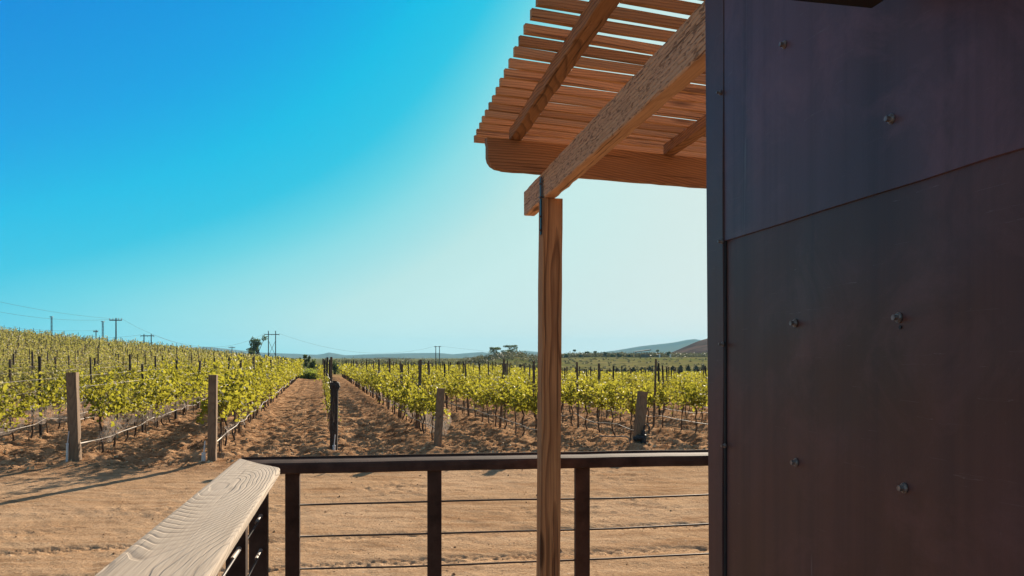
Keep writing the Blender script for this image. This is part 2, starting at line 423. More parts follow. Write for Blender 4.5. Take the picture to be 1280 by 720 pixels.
# ------------------------------------------------------------------ ground and road
def ground():
    th_f = np.arange(-38, 38.01, .125)
    th_b = np.concatenate([np.arange(-180, -38, 4.0)[0:], ]); th_c = np.arange(42, 180, 4.0)
    th = np.radians(np.concatenate([th_b, th_f, th_c]))      # closes at +-180
    r = [.4]
    while r[-1] < 5.5: r.append(r[-1] * 1.25)
    r = r[:-1] + [6.0]
    while r[-1] < 15: r.append(r[-1] * 1.0050)
    while r[-1] < 45: r.append(r[-1] * 1.0040)
    while r[-1] < 220: r.append(r[-1] * 1.0125)
    while r[-1] < 5350: r.append(r[-1] * 1.045)
    r = np.array(r)
    T, Rr = np.meshgrid(th, r)
    X = np.sin(T) * Rr; Y = np.cos(T) * Rr
    Z = H0(X, Y)
    fade = (1 - smooth((Rr - 90) / 60)) * smooth((Rr - 5.5) / 1.5) * (np.abs(T) < R(39))
    Z = Z + relief(X, Y) * fade
    Z = np.where(Rr > 700, np.maximum(np.minimum(Z, -1.0), -4.0), Z)
    nr, nt_ = X.shape
    V = np.stack([X, Y, Z], -1).reshape(-1, 3)
    i = np.arange(nr - 1)[:, None] * nt_; j = np.arange(nt_)[None, :]; j2 = (j + 1) % nt_
    Fq = np.stack([i + j, i + j2, i + nt_ + j2, i + nt_ + j], -1).reshape(-1, 4)
    Fq = Fq[:, ::-1]
    cx = V[Fq].mean(1); s = cx[:, 0] * RD[0] + cx[:, 1] * RD[1]
    rr = np.hypot(cx[:, 0], cx[:, 1])
    isroad = (s < 16.0) & (s > -14) & (rr < 60)
    def mk(name, sel, mat):
        Fs = Fq[sel]; used = np.unique(Fs); mp = np.full(len(V), -1); mp[used] = np.arange(len(used))
        me = bpy.data.meshes.new(name); n = len(Fs)
        me.vertices.add(len(used)); me.vertices.foreach_set('co', V[used].reshape(-1).astype(np.float32))
        me.loops.add(n * 4); me.loops.foreach_set('vertex_index', mp[Fs].reshape(-1).astype(np.int32))
        me.polygons.add(n); me.polygons.foreach_set('loop_start', np.arange(0, 4 * n, 4, dtype=np.int32))
        me.polygons.foreach_set('use_smooth', np.ones(n, bool))
        me.materials.append(mat); me.update(calc_edges=True)
        o = link(name, me); tag(o, kind='structure'); return o
    soil = soilmat('soil', False)
    mk('ground', ~isroad, soil); mk('road', isroad, soil)
    # centre patch
    mb = MB(); k = nt_
    mb.add(V[:nt_], [tuple(range(nt_))[::-1]])
    c = mb.build('ground', soil, fix=False); tag(c, kind='structure')
ground()

# ------------------------------------------------------------------ far hills
def ridge(name, prof, d, depth, mat, rough=3, seed=1, base=-5):
    px = np.arange(prof[0][0], prof[-1][0] + .1, 1.5)
    py = np.interp(px, [p[0] for p in prof], [p[1] for p in prof])
    nrow = 16
    V = []
    for j in range(nrow + 1):
        t = j / nrow
        dd = d - depth + depth * 1.8 * t
        hgt = smooth(t / .55) if t <= .55 else 1 - smooth((t - .55) / .45)
        top = (HY - py) / F * d
        x = (px - HX) / F * dd
        nz = fbm(x / (depth * .12), np.full_like(x, dd / (depth * .12)), seed, 4) * rough * min(1, 6 * t) * (1 - (abs(t - .55) < .06) * .5)
        z = base + (top - base) * hgt + nz
        V.append(np.stack([x, np.full_like(x, dd), z], -1))
    V = np.array(V); n = len(px)
    fs = [(j*n+i, j*n+i+1, (j+1)*n+i+1, (j+1)*n+i) for j in range(nrow) for i in range(n - 1)]
    mb = MB(); mb.add(V.reshape(-1, 3), fs)
    o = mb.build(name, mat, smooth_=True); tag(o, kind='structure'); return o
def hillmat(name, a, b, sc):
    m, nt = newmat(name); n = N(nt)
    P = n('ShaderNodeNewGeometry').outputs['Position']
    f = n.ramp(n.noise(P, sc, 6, .65), [(.38, (0, 0, 0)), (.62, (1, 1, 1))])
    col = n.mix(f, a, b)
    bs = n('ShaderNodeBsdfDiffuse', ins={'Color': col})
    o = n('ShaderNodeOutputMaterial'); n.L(bs.outputs[0], o.inputs[0]); return m
M_mtn = hillmat('mountain_scrub', (.06, .075, .07), (.11, .11, .08), .004)
M_foot = hillmat('foothill_scrub', (.05, .05, .035), (.10, .085, .055), .012)
M_brown = hillmat('brown_scrub', (.055, .036, .034), (.14, .085, .068), .05)
ridge('mountain', [(60, 447), (120, 443), (170, 439), (215, 437), (235, 434.5), (262, 434), (290, 437), (330, 441), (372, 442.5), (395, 443.5), (404, 442.5), (411, 440.5), (418, 441.5), (432, 444), (455, 443), (490, 442), (515, 441.2), (545, 441), (566, 443), (590, 441), (603, 440.2), (618, 442.5), (640, 439.5), (656, 438.3), (675, 440), (700, 443), (735, 446)], 4200, 1400, M_mtn, 8, 3)
ridge('mountain', [(690, 446), (720, 444.5), (745, 441), (770, 438), (800, 433), (828, 430), (845, 427.5), (858, 425), (868, 424), (885, 427), (930, 431), (1000, 438), (1080, 446)], 3600, 1200, M_mtn, 7, 5)
ridge('hill', [(395, 450), (420, 449), (450, 448), (480, 446.5), (520, 448), (560, 448.5), (600, 449), (650, 446), (690, 445), (720, 447), (760, 447), (830, 449)], 1500, 500, M_foot, 3, 8)
ridge('hill', [(805, 450), (822, 447), (838, 441), (855, 434), (872, 427), (892, 421), (925, 415), (980, 408), (1060, 412), (1160, 430), (1240, 449)], 720, 230, M_brown, 1.6, 12, -3)

# ------------------------------------------------------------------ foliage generators
LEAF = np.array([(0, 0, 0), (-.42, .22, .10), (-.30, .72, .07), (0, 1, 0), (.30, .72, .07), (.42, .22, .10)], float)
def leaves(P, size, r, up=.3):
    """leaf polygons at the points P, with random tilt"""
    n = len(P)
    a = r.uniform(0, 2 * np.pi, n); tilt = r.normal(0, .9, n); roll = r.normal(0, .7, n)
    ca, sa = np.cos(a), np.sin(a); ct, st = np.cos(tilt - .5), np.sin(tilt - .5); cr, sr = np.cos(roll), np.sin(roll)
    L = LEAF[None] * (size if np.ndim(size) == 0 else size[:, None, None])
    x, y, z = L[..., 0], L[..., 1], L[..., 2]
    x, z = x * cr[:, None] - z * sr[:, None], x * sr[:, None] + z * cr[:, None]
    y, z = y * ct[:, None] - z * st[:, None], y * st[:, None] + z * ct[:, None]
    x, y = x * ca[:, None] - y * sa[:, None], x * sa[:, None] + y * ca[:, None]
    return np.stack([x, y, z], -1) + P[:, None, :]
def vine_points(r, nsh, per, zc=.85, hmin=.35, hmax=.95, half=.55, spread=.28, droop=.35):
    """points along shoots that rise from the cordon (local x runs along the row)"""
    out = []
    for k in range(nsh):
        x0 = r.uniform(-half, half); y0 = r.normal(0, .06)
        ln = r.uniform(hmin, hmax); lx, ly = r.normal(0, .22), r.normal(0, spread)
        t = r.uniform(0, 1, per) ** .8
        p = np.stack([x0 + lx * t * ln, y0 + ly * t * ln * 1.3, zc + ln * t - droop * np.abs(ly) * t * t], -1)
        out.append(p + r.normal(0, .055, p.shape))
    for k in range(nsh // 3):               # hanging shoots
        x0 = r.uniform(-half, half); sg = r.choice([-1, 1]); ln = r.uniform(.15, .45)
        t = r.uniform(0, 1, per // 2)
        p = np.stack([x0 + 0 * t, sg * (.12 + .25 * t), zc + .18 - ln * t * t], -1)
        out.append(p + r.normal(0, .05, p.shape))
    return np.concatenate(out)

def vine_trunk(r):
    mb = MB()
    pts = []; x = r.uniform(-.05, .05); y = 0
    lean = r.normal(0, .10)
    for i in range(7):
        t = i / 6
        pts.append((x + lean * t + .035 * math.sin(5 * t + r.uniform(0, 1)), y + .03 * math.sin(4 * t + r.uniform(0, 6)), -.06 + .90 * t))
    mb.tube(pts, [.028, .023, .020, .018, .018, .020, .024], 6)
    top = pts[-1]
    for sg in (-1, 1):
        a = [top]
        for i in range(1, 6):
            t = i / 5; a.append((top[0] + sg * .52 * t, top[1] + .02 * math.sin(7 * t), top[2] + .05 * math.sin(3 * t) * r.uniform(.5, 1.3)))
        mb.tube(a, [.018, .016, .014, .012, .010, .007], 5)
    for k in range(10):
        x0 = r.uniform(-.5, .5); mb.tube([(x0, 0, .86), (x0 + r.normal(0, .06), r.normal(0, .08), 1.15), (x0 + r.normal(0, .12), r.normal(0, .14), 1.5)], [.006, .005, .003], 3)
    mb.tube([(x + .03, .03, -.06), (x + .03, .03, 1.25)], .007, 4)     # training rod
    return mb
NV = 7
trunk_me = []; folR = []; folL = []; folS = []
for k in range(NV):
    r = np.random.default_rng(100 + k)
    trunk_me.append(vine_trunk(r).mesh('trunk', M_bark, True))
    P = vine_points(r, 11, 36, half=.44, hmin=.30, hmax=.92)
    folR.append(leaf_mesh('foliage', leaves(P, r.uniform(.05, .105, len(P)), r), M_leafR))
    P = vine_points(r, 15, 38, half=.54, hmin=.30, hmax=1.18, spread=.30, zc=.92)
    folL.append(leaf_mesh('foliage', leaves(P, r.uniform(.05, .108, len(P)), r), M_leafR))
    P = vine_points(r, 7, 16, half=.45, hmin=.3, hmax=.95, spread=.10)
    folS.append(leaf_mesh('foliage', leaves(P, r.uniform(.06, .11, len(P)), r), M_leafR))
    
folH = []
for k in range(NV):
    r = np.random.default_rng(300 + k)
    P = vine_points(r, 13, 28, half=.55, hmin=.35, hmax=1.0, spread=.3)
    folH.append(leaf_mesh('foliage', leaves(P, r.uniform(.05, .10, len(P)), r), M_leafL))

folH2 = []
for k in range(NV):
    r = np.random.default_rng(400 + k)
    P = vine_points(r, 8, 30, half=.38, hmin=.3, hmax=.95, spread=.25)
    folH2.append(leaf_mesh('foliage', leaves(P, r.uniform(.05, .10, len(P)), r), M_leafR))
ORD = ['first','second','third','fourth','fifth','sixth','seventh','eighth','ninth','tenth','eleventh','twelfth','thirteenth','fourteenth','fifteenth','sixteenth','seventeenth','eighteenth','nineteenth','twentieth']
TENS = {2: 'twenty', 3: 'thirty', 4: 'forty', 5: 'fifty', 6: 'sixty', 7: 'seventy', 8: 'eighty', 9: 'ninety', 10: 'hundred'}
def ordw(i):      # i from 1
    if i <= 20: return ORD[i - 1]
    t, o = divmod(i, 10)
    if o == 0: return {30: 'thirtieth', 40: 'fortieth', 50: 'fiftieth', 60: 'sixtieth', 70: 'seventieth', 80: 'eightieth', 90: 'ninetieth', 100: 'hundredth'}[i]
    if i > 100: return 'hundred and ' + ordw(i - 100)
    return TENS[t] + '-' + ORD[o - 1]
def rowname(k):
    if k == 0: return 'row of the blackened centre post'
    return f"{ordw(abs(k))} row {'left' if k < 0 else 'right'} of the blackened post"

S0 = 17.3
def row_end(k):
    if k in (-1, 0): return 84
    if k == -2: return 120
    if k < -2: return 158
    if k <= 2: return 100
    return 128
vines = []; posts = []
for k in range(-34, 34):
    u = ROW0 + ROWD * k
    dsp = 1.12
    nvine = int((row_end(k) - S0 - .7) / dsp)
    for i in range(nvine):
        s = S0 + .75 + i * dsp
        x, y = xy(u, s)
        vines.append((k, i, x, y))
    j = 0; s = S0 + 4.8
    while s < row_end(k):
        x, y = xy(u, s); posts.append((k, j, x, y)); s += 4.8; j += 1
def inframe(x, y, lo=-30, hi=893):
    p = HX + F * x / y
    return lo < p < hi
def shape_of(k, i):
    r = random.Random(k * 1000 + i)
    if k == 0: return folS, .85, r
    if k == -1: return folL, .98, r
    if k < -1: return folH if k < -3 else (folH2 if r.random() < .45 else folL), .92, r
    return folR if r.random() < .7 else folH2, .93, r
vis = [v for v in vines if inframe(v[2], v[3])]
def key(v):   # near and open to view first
    return v[3]
vis.sort(key=key)
near = vis[:300]
nearset = set((v[0], v[1]) for v in near)
ROT = math.atan2(RD[1], RD[0])
for (k, i, x, y) in near:
    fol, sc, r = shape_of(k, i)
    miss = r.random()
    if miss < .05 and i > 2: continue
    o = empty('grapevine', (x + r.uniform(-.05, .05), y + r.uniform(-.05, .05), H(x, y) + .03), ROT + (math.pi if r.random() < .5 else 0))
    hs = sc * r.uniform(.80, 1.10)
    o.scale = (r.uniform(.78, .98) if k > 0 else r.uniform(.9, 1.05), .42 if k == 0 else r.uniform(.8, 1.15), hs)
    cond = 'sparse thin' if k == 0 else ('lush sunlit' if k == -1 else ('dull green' if k < -3 else 'yellow-green'))
    tag(o, f"{cond} grapevine, {ordw(i + 1)} from the road, {rowname(k)}", 'grapevine', 'grapevines in trellised rows')
    j = r.randrange(NV)
    link('trunk', trunk_me[j], o); fo = link('foliage', fol[r.randrange(NV)], o)
    if k == 0 and i < 3: fo.scale = (.6, .8, .62); fo.location = (0, .05, .30)

# the remaining vines, one mass
def far_vines():
    r = np.random.default_rng(11)
    sets = {'R': [], 'L': []}; trunks = MB()
    for (k, i, x, y) in vines:
        if (k, i) in nearset or not inframe(x, y, -60, 1010): continue
        p = HX + F * x / y
        if y < 60: nl, sz = 105, .115
        elif y < 95: nl, sz = 62, .165
        else: nl, sz = 38, .22
        if p > 893: nl //= 2
        if r.random() < .11: continue
        vf = r.uniform(.78, 1.12)
        if k == 0: nl //= 3
        if k in (-1,): nl = int(nl * 1.3)
        z = H(x, y)
        hmx = 1.05 if k < 0 else .80
        P = np.stack([r.uniform(-.6, .6, nl), r.normal(0, .20, nl), .80 + hmx * r.beta(1.4, 1.5, nl)], -1)
        # tufts: pull toward shoot tops
        P[:, 2] += .12 * np.sin(P[:, 0] * 9 + i)
        c, sn = math.cos(ROT), math.sin(ROT)
        X = x + P[:, 0] * c - P[:, 1] * sn; Y = y + P[:, 0] * sn + P[:, 1] * c
        Q = np.stack([X, Y, z + P[:, 2] * vf], -1)
        sets['L' if k < -3 and True else 'R'].append(leaves(Q, r.uniform(.7, 1.2, nl) * sz, r))
        if y < 95: trunks.tube([(x, y, z - .05), (x + r.normal(0, .04), y, z + .45), (x, y, z + .9)], .03, 4, False)
    o = link('grapevine_mass', leaf_mesh('grapevine_mass', np.concatenate(sets['R']), M_leafR))
    tag(o, 'dense yellow-green vine canopies far down the rows', 'grapevines', kind='stuff')
    o = link('hillside_vines', leaf_mesh('hillside_vines', np.concatenate(sets['L']), M_leafL))
    tag(o, 'dull green vine canopies covering the left hillside', 'grapevines', kind='stuff')
    t = trunks.build('vine_trunk_mass', M_bark, smooth_=True); tag(t, 'thin dark vine trunks deep in the rows', 'vine trunks', kind='stuff')
far_vines()

# ------------------------------------------------------------------ trellis posts
r = random.Random(5)
pv = sorted([p for p in posts if inframe(p[2], p[3])], key=lambda p: p[3])
stake_me = []
for q in range(4):
    mb = MB(); rr = .028 + .006 * q
    mb.tube([(0, 0, -.1), (.01, 0, 1), (0, .01, 2.02)], [rr, rr * .96, rr * .92], 8)
    stake_me.append(mb.mesh('trellis_post', M_stake if q % 2 == 0 else M_stake2))
for (k, j, x, y) in pv[:230]:
    o = link('trellis_post', stake_me[r.randrange(4)])
    o.location = (x, y, H(x, y)); o.rotation_euler = (r.gauss(0, .025), r.gauss(0, .03), r.uniform(0, 6)); o.scale.z = r.uniform(.94, 1.06)
    tag(o, f"dark trellis post {ordw(j + 1)} from the road, {rowname(k)}", 'post', 'trellis posts along the vine rows')
mb = MB()
for (k, j, x, y) in pv[230:]:
    z = H(x, y); mb.tube([(x, y, z - .1), (x + r.gauss(0, .04), y, z + r.uniform(1.95, 2.2))], .038, 4)
o = mb.build('far_trellis_posts', M_stake); tag(o, 'small dark posts dotting the far vine rows', 'posts', kind='stuff')

# row end posts
def end_post(u_px, y0, dep, hgt, w, lean, label, mat=None, round_=False, taper=1.0):
    p = at(u_px, 0, dep); base = Vector((p.x, dep, H(p.x, dep)))
    mb = MB()
    # local x along the post, so the grain runs up it
    n = 10; vs = []; fs = []
    rr_ = np.random.default_rng(int(u_px)); nseg = 10 if round_ else 8
    for i in range(n + 1):
        t = i / n
        for q in range(nseg):
            if round_: a = 2 * math.pi * q / nseg; cx, cy = math.cos(a) * w / 2, math.sin(a) * w / 2
            else:
                cx, cy = [(-1,-1),(0,-1.02),(1,-1),(1.02,0),(1,1),(0,1.02),(-1,1),(-1.02,0)][q]; cx *= w / 2; cy *= w / 2
            k_ = 1 + rr_.normal(0, .03) + (taper - 1) * (1 - t)
            vs.append((t * (hgt + .15), cx * k_, cy * k_))
    for i in range(n):
        for q in range(nseg): fs.append((i*nseg+q, i*nseg+(q+1) % nseg, (i+1)*nseg+(q+1) % nseg, (i+1)*nseg+q))
    fs.append(tuple(range(nseg))[::-1]); fs.append(tuple(n*nseg + q for q in range(nseg)))
    mb.add(vs, fs)
    o = mb.build('end_post', mat or M_endpost, fix=True)
    top = base + Vector((lean[0], lean[1], hgt))
    o.matrix_world = frame(base + Vector((0, 0, -.15)), top, Vector((0.2, -1, 0)).normalized())
    tag(o, label, 'post', 'end posts of the vine rows')
    return base, top
M_char = wood('charred_wood', (.075, .048, .034), (.02, .014, .012), ringf=60, bumpd=.01)
b1, t1 = end_post(95, 583, 15.4, 1.80, .175, (-.07, 0), 'thick weathered square post, leftmost row end, pale pipe at its foot')
b2, t2 = end_post(265, 580, 15.7, 1.76, .155, (.02, 0), 'straight weathered square post ending the row left of the wooden handrail')
b3, t3 = end_post(417, 567, 17.4, 1.56, .17, (.01, .05), 'blackened knotty post ending the sparse row above the handrail corner', M_char, True, 1.0)
b4, t4 = end_post(546, 565, 17.7, 1.42, .16, (.09, .05), 'pale weathered post ending the row just left of the pergola post')
b5, t5 = end_post(683, 565, 18.0, 1.5, .15, (.03, .05), 'row end post hidden behind the pergola post')
b6, t6 = end_post(796, 562, 18.5, 1.32, .19, (.15, .05), 'leaning thick post with black fittings at its foot, right rows', taper=1.05)
# capital knob of the black post
mb = MB(); mb.tube([(0, 0, -.12), (.01, 0, -.05), (0, .01, .03), (0, 0, .06)], [.09, .115, .105, .06], 10)
o = mb.build('loose_cap', M_char, smooth_=True); o.name = 'post_cap'
o.parent = [q for q in bpy.data.objects if q.get('label', '').startswith('blackened knotty')][0]
o.matrix_parent_inverse = o.parent.matrix_world.inverted(); o.location = t3 + Vector((0, 0, -.05))
for (b, dx, h, w, lab) in ((b1, -.10, .42, .022, 'white upright pipe at the foot of the leftmost row end post'), (b2, -.12, .22, .038, 'short pale pipe stub beside the straight row end post'), (b3, .03, .18, .03, 'short pale pipe stub before the blackened post')):
    mb = MB(); mb.tube([(0, 0, -.08), (.01, 0, h)], w, 10); mb.tube([(.01, 0, h), (.01, 0, h + .02)], w * 1.25, 10)
    mb.tube([(.012, 0, h + .01), (.03, .02, h + .25)], w * .35, 6)
    o = mb.build('irrigation_pipe', M_pvc, smooth_=False); o.location = b + Vector((dx, -.14, 0)); tag(o, lab, 'pipe', 'irrigation pipes at the row ends')
# black valve and hose loop on the leaning post
rt = empty('irrigation_valve', b6 + Vector((.12, -.12, .0)))
tag(rt, 'black irrigation valve strapped to the leaning row end post', 'valve')
mb = MB(); mb.tube([(0, 0, 0), (.01, 0, .42)], .045, 10); mb.tube([(.01, 0, .12), (.01, 0, .32)], .075, 10); mb.build('valve_body', M_black, rt)
mb = MB(); mb.tube([(-.2, .0, .22), (-.1, -.06, .26), (0, -.05, .25)], .06, 8); mb.build('strap', M_black, rt)
mb = MB(); mb.tube([(.02, 0, .40), (.04, 0, .52), (.10, 0, .56), (.15, 0, .50), (.14, 0, .34)], .022, 8); mb.build('elbow', M_black, rt)
mb = MB()
pts = [b6 + Vector((-.9 + .62 * t, -.25 + .1 * t, .30 - .02 * t)) for t in np.linspace(0, 1, 5)] + [b6 + Vector((-.20, -.12, .24)), b6 + Vector((-.17, -.12, .12)), b6 + Vector((-.17, -.12, 0))]
mb.tube(pts, .016, 6); o = mb.build('hose_loop', M_hose, smooth_=True); tag(o, 'pale hose loop bending to the ground by the leaning post', 'hose')

# drip hoses, trellis wires, netting per row
ends = {-2: (b1, t1), -1: (b2, t2), 0: (b3, t3), 1: (b4, t4), 2: (b5, t5), 3: (b6, t6)}
for k in range(-7, 9):
    u = ROW0 + ROWD * k
    rs = random.Random(k + 50)
    se = min(row_end(k), 70 if k in (-2, -1, 0, 1) else 60)
    off = .06 if k < 0 else -.06
    x, y = xy(u + off, S0 - .1)
    start = ends[k][0] + Vector((.05, .05, .42)) if k in ends else Vector((x, y, H(x, y) + .42))
    pts = [start]
    s = S0 + .5
    while s < se:
        x, y = xy(u + off + rs.gauss(0, .02), s); pts.append(Vector((x, y, H(x, y) + .42 + rs.gauss(0, .035)))); s += .9
    if k not in (0,):
        mb = MB(); mb.tube(pts, .011 if k not in (1, -1, -2) else .013, 5)
        o = mb.build('drip_hose', M_hose, smooth_=True)
        tag(o, f"pale drip hose hung low along the {rowname(k)}", 'hose', 'drip hoses along the vine rows')
    rt = None
    rt = empty('trellis_wires', (0, 0, 0)); tag(rt, f"thin trellis wires strung along the {rowname(k)}", 'wire', 'trellis wires along the vine rows')
    for hz in (.86, 1.2, 1.5):
        pts = []
        s = S0
        while s < se:
            x, y = xy(u, s); pts.append(Vector((x, y, H(x, y) + hz))); s += 5.6
        if k in ends: pts[0] = ends[k][0].lerp(ends[k][1], hz / 1.8)
        mb = MB(); mb.tube(pts, .009 if (k == 1 and hz < 1) or (k == -2 and hz < 1) else .0035, 4, False); mb.build('wire', M_wire, rt)
# bird netting gathered along some rows
def netmat():
    m, nt = newmat('bird_net'); n = N(nt)
    P = n('ShaderNodeTexCoord').outputs['Object']
    a = n.noise(n.scaled(P, (30, 10, 9)), 1.0, 3, .7)
    hole = n.ramp(a, [(.46, (0, 0, 0)), (.60, (1, 1, 1))])
    d = n('ShaderNodeBsdfDiffuse', ins={'Color': (.42, .35, .30, 1)}); t = n('ShaderNodeBsdfTransparent')
    tl = n('ShaderNodeBsdfTranslucent', ins={'Color': (.45, .38, .32, 1)})
    mx0 = n('ShaderNodeMixShader', ins={0: .5}); n.L(d.outputs[0], mx0.inputs[1]); n.L(tl.outputs[0], mx0.inputs[2])
    mx = n('ShaderNodeMixShader', ins={0: n.math('MULTIPLY_ADD', hole, .45, .50)})
    n.L(mx0.outputs[0], mx.inputs[1]); n.L(t.outputs[0], mx.inputs[2])
    o = n('ShaderNodeOutputMaterial'); n.L(mx.outputs[0], o.inputs[0]); return m
M_net = netmat()
for k, (z0, z1), s_end in ((-2, (.42, .84), 48), (-3, (.40, .82), 50), (-4, (.40, .85), 50), (1, (.30, .78), 62), (-1, (.45, .62), 30)):
    u = ROW0 + ROWD * k; V = []; nn = 0
    ss = np.arange(S0 + .2, s_end, .25)
    for s in ss:
        for j in range(5):
            t = j / 4
            x, y = xy(u + (.14 if k > 0 else .12) + .05 * math.sin(s * 2.1 + 3 * t) + .04 * math.sin(s * 5.3 + j), s)
            sag = .07 * math.sin(s * 1.1 + k) + .05 * math.sin(s * 3.7)
            V.append((x, y, H(x, y) + z0 + (z1 - z0) * t + sag * (1 - t)))
    n_ = len(ss); fs = [(i*5+j, i*5+j+1, (i+1)*5+j+1, (i+1)*5+j) for i in range(n_ - 1) for j in range(4)]
    mb = MB(); mb.add(V, fs); o = mb.build('bird_net', M_net, smooth_=True)
    tag(o, f"grey bird netting bunched below the leaves of the {rowname(k)}", 'net', 'bird nets along the vine rows')

# fallen leaves and straw on the tilled ground, clods on the road
def litter():
    r = np.random.default_rng(21); n = 2600
    s = 16.2 + r.exponential(6, n); u = r.uniform(-13, 14, n)
    x = u * RP[0] + s * RD[0]; y = u * RP[1] + s * RD[1]
    z = H0(x, y) + relief(x, y) + .01
    o = link('leaf_litter', leaf_mesh('leaf_litter', leaves(np.stack([x, y, z], -1), r.uniform(.03, .09, n), r), M_straw))
    tag(o, 'dry leaves and straw scattered on the tilled soil', 'litter', kind='stuff')
litter()
def clods():
    r = np.random.default_rng(22); mb = MB()
    for q in range(4600):
        if q < 1700: s = 16 + r.exponential(5)
        else: s = r.uniform(6.5, 16.5)
        u = r.uniform(-13, 13)
        x, y = u * RP[0] + s * RD[0], u * RP[1] + s * RD[1]
        sz = r.uniform(.012, .05) if s > 16 else r.uniform(.004, .010) * (1 + 1.6 * (r.random() < .06))
        z = float(H0(x, y) + relief(np.array(x), np.array(y)))
        v = np.array([(1,0,0),(0,1,0),(-1,0,0),(0,-1,0),(0,0,.8),(0,0,-.6)]) * sz * r.uniform(.6, 1.3, (6, 3)) 
        a = r.uniform(0, 6); c_, s_ = math.cos(a), math.sin(a)
        v = v @ np.array([[c_, s_, 0], [-s_, c_, 0], [0, 0, 1]]) + np.array((x, y, z + sz * .25))
        mb.add(v, [(0,1,4),(1,2,4),(2,3,4),(3,0,4),(1,0,5),(2,1,5),(3,2,5),(0,3,5)])
    o = mb.build('soil_clods', simple('clod', (.33, .19, .10), .95, 0, .35, 4, spec=.05)); tag(o, 'crumbled clods of dry soil on the ground', 'soil', kind='stuff')
clods()
# green grass where the left track ends
r = np.random.default_rng(31); n = 5000
gx = r.normal(-.253, .006, n); gd = r.uniform(78, 92, n)
X = gx * gd; Z = H0(X, gd) + r.uniform(0, 1, n) ** 2 * .75
o = link('grass_patch', leaf_mesh('grass_patch', leaves(np.stack([X, gd, Z], -1), r.uniform(.15, .35, n), r), M_grass))
tag(o, 'bright green grass at the far end of the dirt track', 'grass', kind='stuff')

# ------------------------------------------------------------------ trees
def crown(r, blobs, per, size):
    out = []
    for (cx, cy, cz, rx, rz) in blobs:
        d = r.normal(0, 1, (per, 3)); d /= np.linalg.norm(d, axis=1)[:, None]
        d *= r.uniform(.35, 1.0, per)[:, None] ** .5
        k = 1 + .25 * np.sin(d[:, :1] * 5 + cx * 7) 
        out.append(np.stack([cx + d[:, 0] * rx, cy + d[:, 1] * rx, cz + d[:, 2] * rz], -1) * 1.0)
    P = np.concatenate(out)
    return leaves(P, r.uniform(.7, 1.3, len(P)) * size, r)
def make_tree(name, loc, hgt, wid, kind, label, group, mat, seed, cat='tree', leaf=None):
    r = np.random.default_rng(seed)
    root = empty(name, loc); tag(root, label, cat, group)
    tr = MB()
    if kind == 'round':       # clipped orchard tree
        tr.tube([(0, 0, -.2), (.02, 0, hgt * .45)], [hgt * .035, hgt * .02], 6)
        blobs = [(r.normal(0, wid * .10), r.normal(0, wid * .1), hgt * .52 + r.normal(0, hgt * .05), wid * .36, hgt * .34) for _ in range(5)] + [(0, 0, hgt * .72, wid * .22, hgt * .22)]
        per, sz = 90, leaf or hgt * .09
    elif kind == 'airy':
        tr.tube([(0, 0, -.3), (.1 * wid, 0, hgt * .3), (0, 0, hgt * .62)], [hgt * .03, hgt * .022, hgt * .01], 7)
        blobs = []
        for q in range(13):
            a = r.uniform(0, 6.28); rad = r.uniform(.05, .42) * wid; zz = hgt * r.uniform(.38, .95)
            bx, by = math.cos(a) * rad, math.sin(a) * rad
            tr.tube([(0, 0, hgt * .3), (bx * .6, by * .6, zz * .75), (bx, by, zz)], [hgt * .014, hgt * .009, hgt * .004], 4)
            blobs.append((bx, by, zz, wid * r.uniform(.11, .19), hgt * r.uniform(.06, .12)))
        per, sz = 100, leaf or hgt * (.06 if hgt < 6 else .038)
    elif kind == 'palm':
        tr.tube([(0, 0, -.2), (.05, 0, hgt * .5), (0, 0, hgt * .85)], [hgt * .03, hgt * .024, hgt * .024], 6)
        blobs = [(math.cos(a) * wid * .25, math.sin(a) * wid * .25, hgt * .90, wid * .22, hgt * .09) for a in np.linspace(0, 5.2, 6)]
        per, sz = 45, leaf or hgt * .07
    else:                     # bush
        tr.tube([(0, 0, -.2), (0, 0, hgt * .5)], [hgt * .04, hgt * .02], 5)
        blobs = [(r.normal(0, wid * .22), r.normal(0, wid * .2), hgt * r.uniform(.25, .7), wid * r.uniform(.16, .3), hgt * r.uniform(.15, .3)) for _ in range(9)]
        per, sz = 70, leaf or hgt * .08
    tr.build('trunk', M_trunk, root, smooth_=True)
    link('crown', leaf_mesh('crown', crown(r, blobs, per, sz), mat), root)
    return root
def px_tree(name, px, ytop, wpx, d, kind, label, group, mat, seed, ybase=None, **kw):
    x = (px - HX) / F * d; z = H(x, d) if ybase is None else (HY - ybase) / F * d
    top = (HY - ytop) / F * d
    make_tree(name, (x, d, z), max(top - z, .8), wpx / F * d, kind, label, group, mat, seed, **kw)
    return x, z
px_tree('tree', 322, 418, 23, 215, 'airy', 'open grey-green tree beside the cross-braced double pole', None, M_dark, 1)
px_tree('tree', 313, 431, 12, 218, 'bush', 'low shrub at the left foot of the tree by the cross-braced pole', None, M_dark, 2)
px_tree('tree', 619, 432.5, 24, 318, 'airy', 'airy tree on the knoll, left one of the pair left of the pergola post', 'trees on the knoll', M_dark, 3)
px_tree('tree', 640, 431.5, 21, 322, 'airy', 'taller airy tree on the knoll, nearest the pergola post', 'trees on the knoll', M_dark, 4)
px_tree('shrub', 628, 442, 15, 314, 'bush', 'dark cone-shaped bush between the two airy knoll trees', None, M_scrub, 5)
px_tree('shrub', 653, 442, 9, 316, 'bush', 'dark rounded bush right of the knoll trees', None, M_dark, 6)
